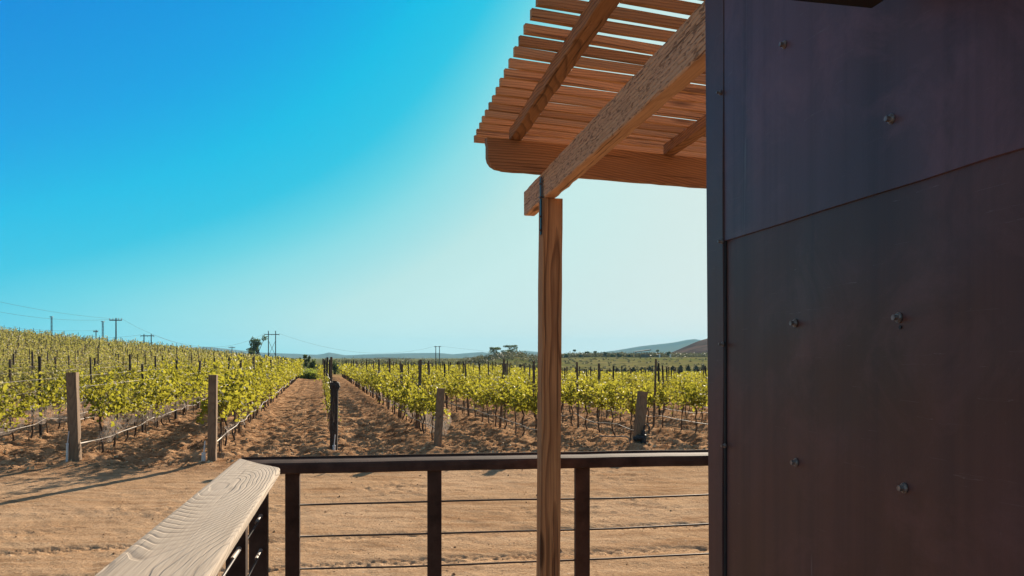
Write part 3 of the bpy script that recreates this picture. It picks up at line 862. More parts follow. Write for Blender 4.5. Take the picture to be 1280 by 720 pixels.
mid = [(366, 445, 10, 118, 'bush'), (374, 446, 9, 110, 'bush'), (383, 443.5, 11, 120, 'airy'), (391, 446, 10, 104, 'bush'), (399, 452, 10, 98, 'bush'), (376, 452, 9, 100, 'bush'), (408, 451, 11, 112, 'bush'), (419, 449, 10, 116, 'bush'), (430, 452, 10, 122, 'bush')]
names = ['leftmost bushy tree beyond the lush row end', 'small bushy tree second in the clump beyond the lush row', 'open-topped tree above the far end of the dirt track', 'bushy tree just left of the sparse row end', 'low bush closing the sparse centre row', 'low dark bush under the clump at the track end', 'bush right behind the blackened post tip', 'rounded bush beyond the right dirt track end', 'low bush at the right edge of the right dirt track end']
for (a, nm, sd) in zip(mid, names, range(20, 40)): px_tree('small_tree', *a, nm, 'trees beyond the row ends', M_dark, sd)
orch = [739, 750.5, 762, 771, 781.5, 792, 802, 812, 821.5, 841, 851, 860.5, 870, 879.5, 888.5]
for q, px in enumerate(orch):
    h = [460.5, 461, 461, 459, 458.5, 458, 458, 456.5, 456.5, 456.5, 455.5, 455.5, 455, 454, 454][q]
    px_tree('orchard_tree', px, h, [6, 5, 6, 7, 7, 7, 8, 8.5, 8, 7.5, 7, 8.5, 8, 9, 9][q], 205, 'round', f"{ordw(q + 1)} dark round tree from the left in the orchard line", 'round trees lined up beyond the vines', M_orch, 60 + q)
ridge_t = [(718, 437, 4, 'palm'), (734, 439.5, 6, 'palm'), (744, 439, 5, 'palm'), (757, 440, 6, 'airy'), (775, 440.5, 7, 'bush'), (726, 442, 5, 'bush'), (822, 437.5, 4, 'palm'), (835, 439, 6, 'airy'), (766, 442, 6, 'bush'), (786, 442.5, 5, 'bush'), (708, 441, 6, 'bush')]
rn = ['tall thin palm, leftmost on the skyline right of the pergola post', 'palm with wide head, second on the right skyline', 'small palm on the skyline, third from the pergola post', 'open tree on the skyline left of the open shelter', 'dark bush on the skyline just left of the shelter', 'low bush between the first two skyline palms', 'slim palm on the skyline behind the shelter', 'open tree behind the two white pillars', 'small bush fourth on the skyline before the shelter', 'small bush touching the shelter roof edge', 'dark bush nearest the pergola post on the right skyline']
for q, (a, nm) in enumerate(zip(ridge_t, rn)): px_tree('skyline_tree', a[0], a[1], a[2], 400, a[3], nm, 'trees on the far skyline', M_dark, 80 + q, leaf=.35)
# scrub covering the far ridges: one mass
def scrub():
    r = np.random.default_rng(5); out = []
    for q in range(1290):
        if q < 620: a = r.uniform(.055, .26); d = r.uniform(398, 470); h = r.uniform(1.0, 3.2); sz = .6
        elif q < 960: a = r.uniform(-.23, .06); d = r.uniform(190, 430); h = r.uniform(.8, 2.3); sz = .42
        elif q < 1150: a = r.uniform(.02, .25); d = r.uniform(225, 370); h = r.uniform(.3, .8); sz = .3
        else: a = r.uniform(-.06, .035); d = r.uniform(290, 350); h = r.uniform(1.2, 2.8); sz = .5
        x = a * d; z = H(x, d); n = 34
        P = r.normal(0, 1, (n, 3)); P /= np.linalg.norm(P, axis=1)[:, None]
        P = P * np.array([h * r.uniform(.6, 1.2), h * .8, h * .5]) * r.uniform(.5, 1, (n, 1)) + np.array([x, d, z + h * .45])
        out.append(leaves(P, r.uniform(.6, 1.2, n) * sz, r))
    o = link('scrub', leaf_mesh('scrub', np.concatenate(out), M_scrub)); tag(o, 'brown-green scrub covering the far ridges', 'scrub', kind='stuff')
scrub()

# ------------------------------------------------------------------ far buildings
def shelter():
    d = 395; sc = d / F
    z = (HY - 449) / F * d
    root = empty('open_shelter', ((802 - HX) * sc, d, z)); tag(root, 'open shelter with dark sloping flat roof on the far ridge', 'shelter')
    mb = MB(); mb.add([(-9 * sc, -2, 8.6 * sc), (11 * sc, -2, 11 * sc), (11 * sc, 4, 11 * sc), (-9 * sc, 4, 8.6 * sc), (-9 * sc, -2, 9.4 * sc), (11 * sc, -2, 12.2 * sc), (11 * sc, 4, 12.2 * sc), (-9 * sc, 4, 9.4 * sc)], [(0,3,2,1),(4,5,6,7),(0,1,5,4),(1,2,6,5),(2,3,7,6),(3,0,4,7)])
    mb.build('roof', M_stake, root)
    for x in (-6.5, -1.5, 5, 9):
        for y in (-1.5, 3.4):
            mb = MB(); mb.box((x * sc, y, 4.3 * sc), (.25, .25, 8.9 * sc)); mb.build('post', M_stake2, root)
    mb = MB(); mb.box((5 * sc, 1.2, 3 * sc), (9 * sc, 3.0, 6 * sc)); mb.build('back_room', simple('mud_wall', (.22, .15, .11), .9), root)
shelter()
M_white = simple('white_render', (.78, .76, .72), .7, 0, .06, 4)
for px, lab in ((824.5, 'white pillar near the shelter, left of the two'), (838, 'white pillar on the far ridge, right of the two')):
    d = 392; sc = d / F
    root = empty('gate_pillar', ((px - HX) * sc, d, (HY - 449) / F * d)); tag(root, lab, 'pillar', 'white gate pillars')
    mb = MB(); mb.box((0, 0, 2.8 * sc), (1.5 * sc, .6, 5.6 * sc)); mb.build('shaft', M_white, root)
    mb = MB(); mb.box((0, 0, 5.9 * sc), (2.2 * sc, .9, .5 * sc)); mb.box((0, 0, .3 * sc), (2.3 * sc, .9, .6 * sc)); mb.build('trim', M_white, root)
d = 388; sc = d / F
root = empty('low_wall', ((832 - HX) * sc, d, (HY - 450.6) / F * d)); tag(root, 'long low pale wall below the white pillars', 'wall')
mb = MB(); mb.box((0, 0, .4), (30 * sc, .5, .8)); mb.build('wall_body', simple('pale_stone', (.42, .36, .31), .9), root)
mb = MB(); mb.box((0, 0, .86), (30.3 * sc, .7, .12)); mb.build('coping', M_white, root)
# a pale track at the foot of the brown hill
def track():
    P0 = [(843, 444.8), (850, 446.5), (857, 448.2), (864, 449.6), (872, 450.4)]
    V = []
    for px, py in P0:
        d = 470 + (857 - px) * 1.5
        for q in (-1, 1): p = at(px, py + q * .5, d); V.append(tuple(p))
    # thin bank of pale earth with thickness
    V2 = [(x, y + 3, z - .8) for x, y, z in V]
    n = len(P0)
    fs = [(2*i, 2*i+1, 2*i+3, 2*i+2) for i in range(n-1)] + [(2*n+2*i, 2*n+2*i+2, 2*n+2*i+3, 2*n+2*i+1) for i in range(n-1)] + [(2*i, 2*i+2, 2*n+2*i+2, 2*n+2*i) for i in range(n-1)] + [(2*i+1, 2*n+2*i+1, 2*n+2*i+3, 2*i+3) for i in range(n-1)]
    mb = MB(); mb.add(V + V2, fs); o = mb.build('path', simple('pale_earth', (.46, .38, .31), .95)); tag(o, kind='structure')
track()
# small pale-roofed shed behind the right rows
d = 116; sc = d / F
root = empty('farm_shed', ((889 - HX) * sc, d, H((889 - HX) * sc, d))); tag(root, 'small pale-roofed farm shed among the right vines by the steel wall', 'shed')
hz = (HY - 465.4) / F * d - root.location.z
mb = MB(); mb.add([(-.8, -.8, hz - .12), (.8, -.8, hz - .12), (.8, .8, hz), (-.8, .8, hz), (-.8, -.8, hz - .04), (.8, -.8, hz - .04), (.8, .8, hz + .08), (-.8, .8, hz + .08)], [(0,3,2,1),(4,5,6,7),(0,1,5,4),(1,2,6,5),(2,3,7,6),(3,0,4,7)]); mb.build('roof', M_white, root)
mb = MB(); mb.box((0, 0, (hz - .13) / 2), (1.2, 1.1, hz - .16)); mb.build('wall', M_stake, root)

# ------------------------------------------------------------------ power poles, masts, wires
def pole(px, ytop, d, arm_px, label, kind='T', sep=8, xb=False, name='utility_pole'):
    sc = d / F; x = (px - HX) * sc; z0 = min(H(x, d), -0.5 if px > 500 else 99) - .3; top = (HY - ytop) * sc; h = top - z0
    root = empty(name, (x, d, z0)); tag(root, label, 'utility pole', 'power line poles')
    rd = .16
    if kind == 'T':
        mb = MB(); mb.tube([(0, 0, 0), (0, 0, h)], [rd * 1.1, rd * .8], 8); mb.build('pole', M_pole, root)
        mb = MB(); mb.box((0, -.15, h - .5), (arm_px * sc, .14, .22)); mb.build('crossarm', M_pole, root)
        for q in (-.48, -.22, .22, .48):
            mb = MB(); mb.tube([(q * arm_px * sc, -.15, h - .4), (q * arm_px * sc, -.15, h - .05)], [.09, .06], 6); mb.build('insulator', M_mast, root)
    else:
        for q in (-.5, .5):
            mb = MB(); mb.tube([(q * sep * sc, 0, 0), (q * sep * sc, 0, h)], [rd, rd * .8], 8); mb.build('pole', M_pole, root)
        if arm_px:
            mb = MB(); mb.box((0, -.16, h - (1.1 if xb else .5)), (arm_px * sc, .14, .22)); mb.build('crossarm', M_pole, root)
            for q in (-.48, 0, .48):
                mb = MB(); mb.tube([(q * arm_px * sc, -.16, h - .8 - (.6 if xb else 0)), (q * arm_px * sc, -.16, h - .4 - (.6 if xb else 0))], [.07, .07], 6); mb.build('insulator', M_mast, root)
        if xb:
            for sg in (-1, 1):
                mb = MB(); mb.tube([(-.5 * sep * sc, .05 * sg, h * .5 + sg * h * .22), (.5 * sep * sc, .05 * sg, h * .5 - sg * h * .22)], .06, 5); mb.build('brace', M_pole, root)
    return Vector((x, d, top))
A1 = pole(145, 397.5, 178, 15.5, 'tallest single power pole with one crossarm on the left skyline')
A2 = pole(120, 412.5, 230, 6, 'small single power pole between the left masts and the tall pole')
B1 = pole(184.5, 417.5, 215, 17, 'low double power pole with one wide crossarm, left skyline', 'H', 9)
B2 = pole(290, 433, 300, 8, 'tiny single power pole on the skyline left of the tree')
C1 = pole(340, 413.5, 240, 19, 'double power pole with crossed braces beside the skyline tree', 'H', 9, True)
def twin(px, ytop, lab):
    return pole(px, ytop, 420, 7, lab)
D1 = pole(547, 432.5, 300, 0, 'slim pair of poles rising from the vines in the centre', 'H', 4.6)
dd = 300 / F
rt = [o for o in COL.objects if o.get('label', '').startswith('slim pair')][0]
for q in (-2.3, 2.3):
    mb = MB(); mb.box((q * dd, -.1, (432.5 - 432.5) * dd + (D1.z - rt.location.z) - .25), (4.2 * dd, .15, .2)); mb.build('crossarm', M_pole, rt)
def mast(px, ytop, d, w, lab):
    sc = d / F; x = (px - HX) * sc; z0 = H(x, d) - 2; h = (HY - ytop) * sc - z0; W = w * sc
    root = empty('radio_mast', (x, d, z0)); tag(root, lab, 'mast', 'lattice masts on the left skyline')
    cr = [(-W/2, -W/2), (W/2, -W/2), (W/2, W/2), (-W/2, W/2)]
    for c in cr: mb = MB(); mb.tube([(c[0], c[1], 0), (c[0] * .8, c[1] * .8, h)], .07, 4); mb.build('leg', M_mast, root)
    mb = MB(); n = 14
    for i in range(n):
        za, zb = h * i / n, h * (i + 1) / n
        for q in range(4):
            a, b = cr[q], cr[(q + 1) % 4]
            if (i + q) % 2: a, b = b, a
            mb.tube([(a[0] * .9, a[1] * .9, za), (b[0] * .9, b[1] * .9, zb)], .035, 3)
    mb.build('lattice', M_mast, root)
    mb = MB(); mb.box((0, 0, h + .15), (W * 1.9, W * 1.9, .3)); mb.build('head', M_mast, root)
mast(64.5, 396.5, 330, 1.6, 'thin pale lattice mast on the skyline, far left')
mast(128.5, 402.5, 330, 1.7, 'thin pale lattice mast just left of the tall power pole')
def wire(a, b, sag, lab, rad=.02):
    pts = []
    for i in range(25):
        t = i / 24; p = a.lerp(b, t); pts.append(p - Vector((0, 0, sag * 4 * t * (1 - t))))
    mb = MB(); mb.tube(pts, rad, 4, False); o = mb.build('power_line', M_pole, smooth_=True)
    tag(o, lab, 'wire', 'overhead power wires')
wire(at(-150, 338, 120), A1 + Vector((-1.2, -.15, -.1)), 1.2, 'upper overhead wire running down to the tall pole from the left')
wire(at(-150, 350, 120), A1 + Vector((1.2, -.15, -.1)), 2.4, 'second overhead wire running down to the tall pole')
wire(at(-150, 362, 150), B1 + Vector((-1.7, -.15, -.2)), 4.0, 'lower overhead wire reaching the low double pole', .022)
wire(at(-150, 385, 150), A2 + Vector((0, -.15, -.1)), 1.5, 'lowest overhead wire reaching the small pole')
wire(A1 + Vector((1.2, -.15, -.1)), C1 + Vector((-2.2, -.15, -.8)), 5.2, 'long sagging wire from the tall pole to the cross-braced pole', .022)
wire(B1 + Vector((1.7, -.15, -.2)), B2 + Vector((0, 0, -.1)), 2.0, 'wire between the low double pole and the tiny pole', .02)
wire(C1 + Vector((2.2, -.15, -.8)), D1 + Vector((-.7, -.1, 0)), 4.2, 'long wire from the cross-braced pole to the slim pair', .022)
wire(D1 + Vector((.7, -.1, 0)), at(960, 436, 420), 5.0, 'faint wire running right from the slim pair of poles', .02)

# ------------------------------------------------------------------ deck
AX = Vector((-.1900, 1, 0)).normalized()       # deck axis
CR = Vector((.9895, .1402, 0)).normalized()    # along the steel rail
deck = MB()
for q in range(30):
    o_ = Vector((-1.35, 4.25, 0)) - AX * (.145 * q)
    a = o_ - CR * .02; w = 3.75
    p = [a, a + CR * w, a + CR * w - AX * .138, a - AX * .138]
    V = [(v.x, v.y, DK - .035) for v in p] + [(v.x, v.y, DK) for v in p]
    deck.add(V, [(0,3,2,1),(4,5,6,7),(0,1,5,4),(1,2,6,5),(2,3,7,6),(3,0,4,7)])
o = deck.build('deck_floor', M_deck, fix=True); tag(o, kind='structure')
mb = MB()
a = Vector((-1.35, 4.27, 0)); p = [a, a + CR * 3.7, a + CR * 3.7 - AX * 4.3, a - AX * 4.3]
mb.add([(v.x, v.y, G0 - .1) for v in p] + [(v.x, v.y, DK - .04) for v in p], [(0,3,2,1),(4,5,6,7),(0,1,5,4),(1,2,6,5),(2,3,7,6),(3,0,4,7)])
o = mb.build('deck_base', M_stake2, fix=True); tag(o, kind='structure')

# ------------------------------------------------------------------ railing
rail = empty('deck_railing', (-1.3, 4.2, DK)); tag(rail, 'deck railing with bleached wooden cap, brown steel rail, posts and cables', 'railing')
def keep(o):     # parent without moving
    o.parent = rail; o.matrix_parent_inverse = Matrix.Translation(rail.location).inverted(); return o
ZR = -.53
# wooden cap board: from the mitre corner back past the camera
c_far_l = at(298.5, 573, .53 * F / 126); c_far_r = at(350, 585, .53 * F / 138)
bx = AX.copy(); side = Vector((AX.y, -AX.x, 0))
def board():
    L0 = Vector((c_far_l.x, c_far_l.y, 0)); R0 = Vector((c_far_r.x, c_far_r.y, 0))
    # right edge slightly differs from left: use fitted lines
    Ld = (Vector((at(118, 718, .53 * F / 271).x, .53 * F / 271, 0)) - L0).normalized()
    Rd = (Vector((at(262, 718, .53 * F / 271).x, .53 * F / 271, 0)) - R0).normalized()
    n = 26; V = []; T = .031
    M = frame(Vector((L0.x, L0.y, ZR)), Vector((L0.x, L0.y, ZR)) + Ld * 1, Vector((0, 0, 1)))
    Mi = M.inverted()
    rows = []
    for i in range(n + 1):
        t = i / n * 3.6
        a = L0 + Ld * t; b = R0 + Rd * t * .985
        rows.append((a, b))
    rr = np.random.default_rng(3)
    for a, b in rows:
        w = [rr.normal(0, .0003) for _ in range(4)]
        # eased edges: outer bottom, outer side, top with rounded arris, inner side, bottom
        for q, (f, z) in enumerate(((.004, -T), (0, -T + .006), (0, -.010), (.012 , -.001), (.05, .0005), (.5, -.002), (.95, .0005), (.99, -.002), (1, -.009), (1, -T + .006), (.996, -T))):
            p = a.lerp(b, f); V.append(Mi @ Vector((p.x, p.y, ZR + z + w[q % 4])))
    m_ = 11
    fs = [(i*m_+j, i*m_+(j+1) % m_, (i+1)*m_+(j+1) % m_, (i+1)*m_+j) for i in range(n) for j in range(m_)]
    fs += [tuple(range(m_)), tuple(n*m_ + j for j in reversed(range(m_)))]
    mb = MB(); mb.add([tuple(v) for v in V], fs)
    o = mb.build('cap_board', M_cap, fix=True); o.matrix_world = M
    keep(o); o.matrix_parent_inverse = Matrix.Translation(rail.location).inverted(); o['label'] = 'bleached grey wooden cap board'
    return o
board()
# steel top rail: angle with an upstanding lip behind a rounded nose
rl0 = Vector((at(300, 571, 4.23).x, 4.23, ZR)); rl1 = Vector((at(888, 562, 4.60).x, 4.60, ZR)); rl1 = rl0 + (rl1 - rl0) * 1.42
Mr = frame(rl0, rl1)
prof = [(0.004, 0), (0, -.001), (0, -.009), (-.022, -.0115), (-.06, -.0175), (-.088, -.0235), (-.098, -.032), (-.102, -.050), (-.102, -.074), (-.096, -.080), (-.01, -.078), (.004, -.074)]
mb = MB(); n = 24; L_ = (rl1 - rl0).length
V = []
for i in range(n + 1):
    w = random.gauss(0, .0007)
    for (y, z) in prof: V.append((L_ * i / n, y + w, z + w))
k = len(prof)
# start cut along the mitre of the board
for j, (y, z) in enumerate(prof): V[j] = (-y * .85 + .01, y, z)
mb.add(V, [(i*k+j, i*k+(j+1) % k, (i+1)*k+(j+1) % k, (i+1)*k+j) for i in range(n) for j in range(k)] + [tuple(range(k)), tuple(n*k + j for j in reversed(range(k)))])
o = mb.build('top_rail', M_steel, fix=True); o.matrix_world = Mr; keep(o)
Mr_inv = Mr.inverted()
def on_rail(px):  # distance along the rail line where the column px meets it
    s = (px - HX) / F; a = rl0; dv = (rl1 - rl0).normalized()
    t = (s * a.y - a.x) / (dv.x - s * dv.y); return a + dv * t
rdir = (rl1 - rl0).normalized(); rperp = Vector((-rdir.y, rdir.x, 0)) * -1
def steel_post(c, w, rz, top, thick=.05):
    mb = MB(); h = top - (DK - .0); mb.box((0, 0, h / 2), (w, thick, h)); 
    o = mb.build('railing_post', M_steel, bevel=.004); o.location = (c.x, c.y, DK); o.rotation_euler.z = rz; keep(o)
    mb = MB(); mb.box((0, 0, .006), (w + .06, thick + .05, .012)); f = mb.build('base_plate', M_steel, bevel=.002); f.parent = o; f.location = (0, 0, 0)
    return o
ra = math.atan2(rdir.y, rdir.x)
rposts = []
for px, w in ((366, .074), (543, .076), (727.5, .080), (911, .082)):
    c = on_rail(px) - Vector((-rdir.y, rdir.x, 0)) * .040
    c.x = (px - HX) / F * c.y
    steel_post(c, w, ra, ZR - .079); rposts.append(c)
# cables of the steel side
for i in range(5):
    z = -.786 - .172 * i
    a = on_rail(366) - Vector((-rdir.y, rdir.x, 0)) * .030; b = rl1.copy()
    b = b - Vector((-rdir.y, rdir.x, 0)) * .03
    a0 = a - rdir * .28
    mb = MB(); pts = []
    for q in range(13):
        t = q / 12; p = a.lerp(b + rdir * .05, t); pts.append((p.x, p.y, z + .004 * math.sin(9 * t + i) - .004 * math.sin(math.pi * 3 * t) ** 2))
    mb.tube(pts, .0052, 8); keep(mb.build('cable', M_cable, smooth_=True))
# posts and rods below the wooden cap
axz = math.atan2(AX.y, AX.x)
lp = []
for (px, d, w) in ((323.5, 3.98, .088), (296, 3.30, .080), (252, 2.60, .08)):
    c = Vector(((px - HX) / F * d, d, 0))
    if px == 252: c = lp[1] + (lp[1] - lp[0])
    steel_post(c, w, ra, ZR - .032, .055); lp.append(c.copy())
for q in range(2): 
    c = lp[-1] + (lp[1] - lp[0]); steel_post(c, .08, ra, ZR - .032, .055); lp.append(c.copy())
for i in range(5):
    z = -.786 - .172 * i
    a = Vector((lp[0].x + .02, lp[0].y, z)); b = Vector((lp[-1].x + .02, lp[-1].y, z))
    mb = MB(); mb.tube([a, a.lerp(b, .5) - Vector((0, 0, .003)), b], .0055, 8); c_ = keep(mb.build('cable', M_cable, smooth_=True))
    for q in range(3):
        s0 = Vector((lp[q].x + .02, lp[q].y - .03, z)); s1 = s0 + (b - a).normalized() * .17
        mb = MB(); mb.tube([s0, s0.lerp(s1, .06), s0.lerp(s1, .07), s1], [.011, .011, .0085, .0085], 10); f = mb.build('cable_fitting', M_fit, smooth_=True)
        f.parent = c_; f.matrix_parent_inverse = Matrix.Identity(4)

# ------------------------------------------------------------------ pergola
perg = empty('pergola', (.2, 4.15, DK)); tag(perg, 'rough timber pergola with slatted roof on one square post', 'pergola')
def pk(o):
    o.parent = perg; o.matrix_parent_inverse = Matrix.Translation(perg.location).inverted(); return o
def timber(name, p0, p1, w, h, mat, off=(0, 0), bevel=.003, wob=.0015, ends=None, roll=Vector((0, 0, 1)), nseg=14, jit=1):
    """a timber whose lower-left edge runs p0 -> p1; w across, h up"""
    M = frame(p0, p1, roll); L = (p1 - p0).length
    rr = np.random.default_rng(int(abs(p0.x * 991 + p0.y * 77)) + jit)
    V = []
    b = bevel
    sec = [(b, 0), (w - b, 0), (w, b), (w, h - b), (w - b, h), (b, h), (0, h - b), (0, b)]
    for i in range(nseg + 1):
        a1, a2 = rr.normal(0, wob, 2)
        for (y, z) in sec: V.append((L * i / nseg, -y + a1 + rr.normal(0, wob * .4), z + a2 + rr.normal(0, wob * .4)))
    fs = [(i*8+j, i*8+(j+1) % 8, (i+1)*8+(j+1) % 8, (i+1)*8+j) for i in range(nseg) for j in range(8)] + [tuple(range(8)), tuple(nseg*8 + j for j in reversed(range(8)))]
    mb = MB(); mb.add(V, fs); o = mb.build(name, mat, fix=True); o.matrix_world = M
    return o
PA = Vector((-.181, 1, 0))                          # along beam and rafters
PC = Vector((math.cos(R(19.5)), math.sin(R(19.5)), 0))   # along cross beam
# y axis of frame = up x dir, so for dir = PA the local +y points to the left; timber() goes to the right
zb = .824
B0 = Vector((.165, 4.1, zb))
def on_beam(y): return Vector((.165 + .181 * (4.1 - y), y, zb))
o = pk(timber('main_beam', on_beam(1.99), on_beam(4.63), .064, .142, M_beam, wob=.0012, bevel=.005, nseg=36)); o['label'] = 'thick rough-sawn main beam'
# post
zt = zb - .002
pw = .104
pc = Vector((.166, 4.095, 0))
mb = MB(); h = zt - DK
n = 16; V = []
rr = np.random.default_rng(8)
for i in range(n + 1):
    for (x, y) in ((.004, 0), (pw - .004, 0), (pw, .004), (pw, pw - .004), (pw - .004, pw), (.004, pw), (0, pw - .004), (0, .004)):
        V.append((h * i / n, x - .017 * (1 - i / n) + rr.normal(0, .0006), y + rr.normal(0, .0006)))
mb.add(V, [(i*8+j, i*8+(j+1) % 8, (i+1)*8+(j+1) % 8, (i+1)*8+j) for i in range(n) for j in range(8)] + [tuple(range(8)), tuple(n*8 + j for j in reversed(range(8)))])
o = mb.build('post', M_post, fix=True)
xa = Vector((.0, 0, 1)); ya = Vector((1, .185, 0)).normalized(); za = xa.cross(ya)
Mp = Matrix((xa, ya, za)).transposed().to_4x4(); Mp.translation = Vector((.1600, pc.y, DK))
lean = Matrix.Shear('XY', 4, (0, 0)) if False else None
o.matrix_world = Mp; pk(o)
# cross beam with rounded lower corner
q0 = at(608, 172, 4.08); zc0 = .964 + .002; hc = .163
cb0 = Vector((at(609, 0, 4.075).x, 4.075, zc0)); Lc = 2.6
prof = [(0.0, hc), (0.0, hc - .025), (.004, hc - .04), (.004, .062), (.010, .040), (.025, .020), (.05, .007), (.082, .003), (.088, .0), (Lc, 0), (Lc, hc)]
mb = MB(); nx = 40
top = [(Lc * i / nx, hc) for i in range(nx, 0, -1)]; bot = [(.088 + (Lc - .088) * i / nx, random.gauss(0, .0012)) for i in range(0, nx + 1)]
P2 = prof[:8] + bot + top
mb.prism(P2, 0, .042, 'y')
o = mb.build('cross_beam', M_cross, fix=True); o.matrix_world = frame(cb0, cb0 + PC); pk(o)
# rafters
zr = zc0 + hc + .001
for (x, y) in ((-.014, 4.14), (.842, 4.43), (1.70, 4.74)):
    p = Vector((x, y, zr)); 
    pk(timber('rafter', p - PA * (2.18 + .3 * x), p, .066, .058, M_cross, nseg=30, wob=.0015))
# slats
ys = [177, 169, 161.2, 153.6, 145.6, 137, 128.2, 118.4, 107.2, 95.4, 83.4, 70, 56.2, 41.0, 23.4, 5]
xs_ = [593.6, 596.4, 600.2, 603.3, 607.2, 611.9, 616.2, 621, 626, 631.3, 637.2, 643.4, 650, 656.6, 664.8, 672]
ds = [1.19 * F / (HY - y) for y in ys]
pt = [((x - HX) / F * d, d) for x, d in zip(xs_, ds)]
while pt[-1][1] > 2.15: pt.append((pt[-1][0] + .0195 + random.gauss(0, .006), pt[-1][1] - .116 + random.gauss(0, .003)))
zs = zr + .058 + .002
PS = Vector((math.cos(R(20.5)), math.sin(R(20.5)), 0))
for i, (x, d) in enumerate(pt):
    Ls = min(3.0, (1.5 - x + .2 * (4.2 - d)) / PS.x)
    p = Vector((x, d, zs)); tw = Vector((random.gauss(0, .004), random.gauss(0, .003), random.gauss(0, .0025)))
    o = pk(timber('slat', p, p + (PS + tw) * 2.6, -.0185, .035, M_slat, nseg=8, wob=.0012, bevel=.002, jit=i))
# strap bracket on the left face of beam and post
xb_ = on_beam(4.13)
V0 = frame(Vector((xb_.x - .0035 - .012, 4.085, .66)), Vector((xb_.x - .0035 - .012, 4.085, .66)) + PA)
mb = MB(); mb.box((.025, 0, .155), (.036, .004, .30)); o = mb.build('bracket', M_bracket, bevel=.0015); o.matrix_world = frame(Vector((xb_.x - .006, 4.10, .63)), Vector((xb_.x - .006, 4.10, .63)) + PA); pk(o)
for z in (.03, .10, .20, .27):
    mb = MB(); mb.tube([(.025, .0, z), (.025, .009, z)], .0065, 6); f = mb.build('bolt', M_bolt, fix=True); f.parent = o
# nails under slats on the rafters not seen; leave

# ------------------------------------------------------------------ steel clad building
WD = Vector((-.204, 1, 0)).normalized(); Wn = Vector((-WD.y, WD.x, 0))    # outward normal (to the left)
if Wn.x > 0: Wn = -Wn
DC, XC = 1.85, .4965       # the building corner
def wd(px): return (XC + .204 * DC) / (.204 + (px - HX) / F)
def wpt(d, z, out=0): return Vector((XC + .204 * (DC - d), d, z)) + Wn * out
bld = empty('steel_clad_building', (XC + .05, DC, G0)); tag(bld, 'building corner clad in dark bolted steel sheets', 'building')
def bk(o, par=bld):
    o.parent = par; o.matrix_parent_inverse = Matrix.Translation(bld.location).inverted(); return o
Mw = frame(wpt(DC, 0), wpt(-4.0, 0), Vector((0, 0, 1)))    # local x: toward the camera, z up, y = z x dir
yl = (Mw.to_3x3() @ Vector((0, 1, 0))); sg = 1 if yl.dot(Wn) > 0 else -1
def loc_x(d): return (wpt(DC, 0) - wpt(d, 0)).length * (1 if d < DC else -1)
def panel(name, x0, x1, z0, z1, y0, th, mat, warp=0, nx=40, nz=16, seed=0):
    V = []; 
    for fy in (0, 1):
        for j in range(nz + 1):
            for i in range(nx + 1):
                x = x0 + (x1 - x0) * i / nx; z = z0 + (z1 - z0) * j / nz
                if j == 0 and fy: z += random.gauss(0, .0006)
                w = warp * float(fbm(np.array(x * .9 + seed), np.array(z * .9), 4, 2)) if fy else 0
                V.append((x, sg * (y0 + th * fy + w), z))
    def id_(f, j, i): return f * (nz+1)*(nx+1) + j * (nx+1) + i
    fs = []
    for f in (0, 1):
        for j in range(nz):
            for i in range(nx): fs.append((id_(f,j,i), id_(f,j,i+1), id_(f,j+1,i+1), id_(f,j+1,i)))
    for j in range(nz): fs.append((id_(0,j,0), id_(1,j,0), id_(1,j+1,0), id_(0,j+1,0))); fs.append((id_(0,j,nx), id_(0,j+1,nx), id_(1,j+1,nx), id_(1,j,nx)))
    for i in range(nx): fs.append((id_(0,0,i), id_(0,0,i+1), id_(1,0,i+1), id_(1,0,i))); fs.append((id_(0,nz,i), id_(1,nz,i), id_(1,nz,i+1), id_(0,nz,i+1)))
    mb = MB(); mb.add(V, fs); o = mb.build(name, mat, fix=True, smooth_=False); 
    for p in o.data.polygons: p.use_smooth = False
    o.matrix_world = Mw; bk(o); return o
ZS = .2705; ZT = 1.55; XE = 5.2
lowp = panel('wall_panel', .002, XE, G0 + .1, ZS + .02, -.004, .004, M_wall, .002, seed=1); lowp['label'] = 'lower dark brown steel panel'
upp = panel('wall_panel', .002, XE, ZS, ZT, .0003, .0035, M_wall2, .002, seed=5); upp['label'] = 'upper bluish steel panel, partly tinted as sky reflection, overlapping the lower'
# body of the building behind its cladding, roof slab
xq = loc_x(1.925)
mb = MB(); mb.box(((XE + xq) / 2, -sg * 1.306, (ZT + G0) / 2), (XE - xq - .02, 2.6, ZT - G0)); o = mb.build('wall_core', M_stake, fix=True); o.matrix_world = Mw; bk(o)
mb = MB(); mb.box((XE / 2, -sg * 1.28, ZT + .06), (XE + .3, 2.85, .1)); o = mb.build('roof', M_steel, fix=True); o.matrix_world = Mw; bk(o)
# corner trim: slightly bowed folded angle, leaning a touch
def trim():
    V = []; n = 40
    for i in range(n + 1):
        t = i / n; z = G0 + .05 + (ZT - .03 - G0) * t
        ln = .0075 * z      # out of plumb
        inner = .0012 * math.sin(9 * t) + .0014 * math.sin(23 * t)
        outer = loc_x(1.932) - ln * 1.9
        V += [(inner, sg * .004, z), (inner - .001, sg * (.0065 + .0012 * math.sin(31 * t)), z), (outer + .004, sg * .0075, z), (outer, sg * .005, z), (outer, sg * -.12, z), (outer + .002, sg * -.12, z), (outer + .002, sg * .003, z)]
    k = 7
    fs = [(i*k+j, i*k+(j+1) % k, (i+1)*k+(j+1) % k, (i+1)*k+j) for i in range(n) for j in range(k)] + [tuple(range(k)), tuple(n*k+j for j in reversed(range(k)))]
    mb = MB(); mb.add(V, fs); o = mb.build('corner_trim', M_trim, fix=True); o.matrix_world = Mw; bk(o); return o
tr = trim()
mb = MB(); mb.box((.003, sg * .0018, (ZT + G0) / 2), (.006, .0036, ZT - G0 - .2)); o = mb.build('seam_gap', M_black, fix=True); o.matrix_world = Mw; bk(o)
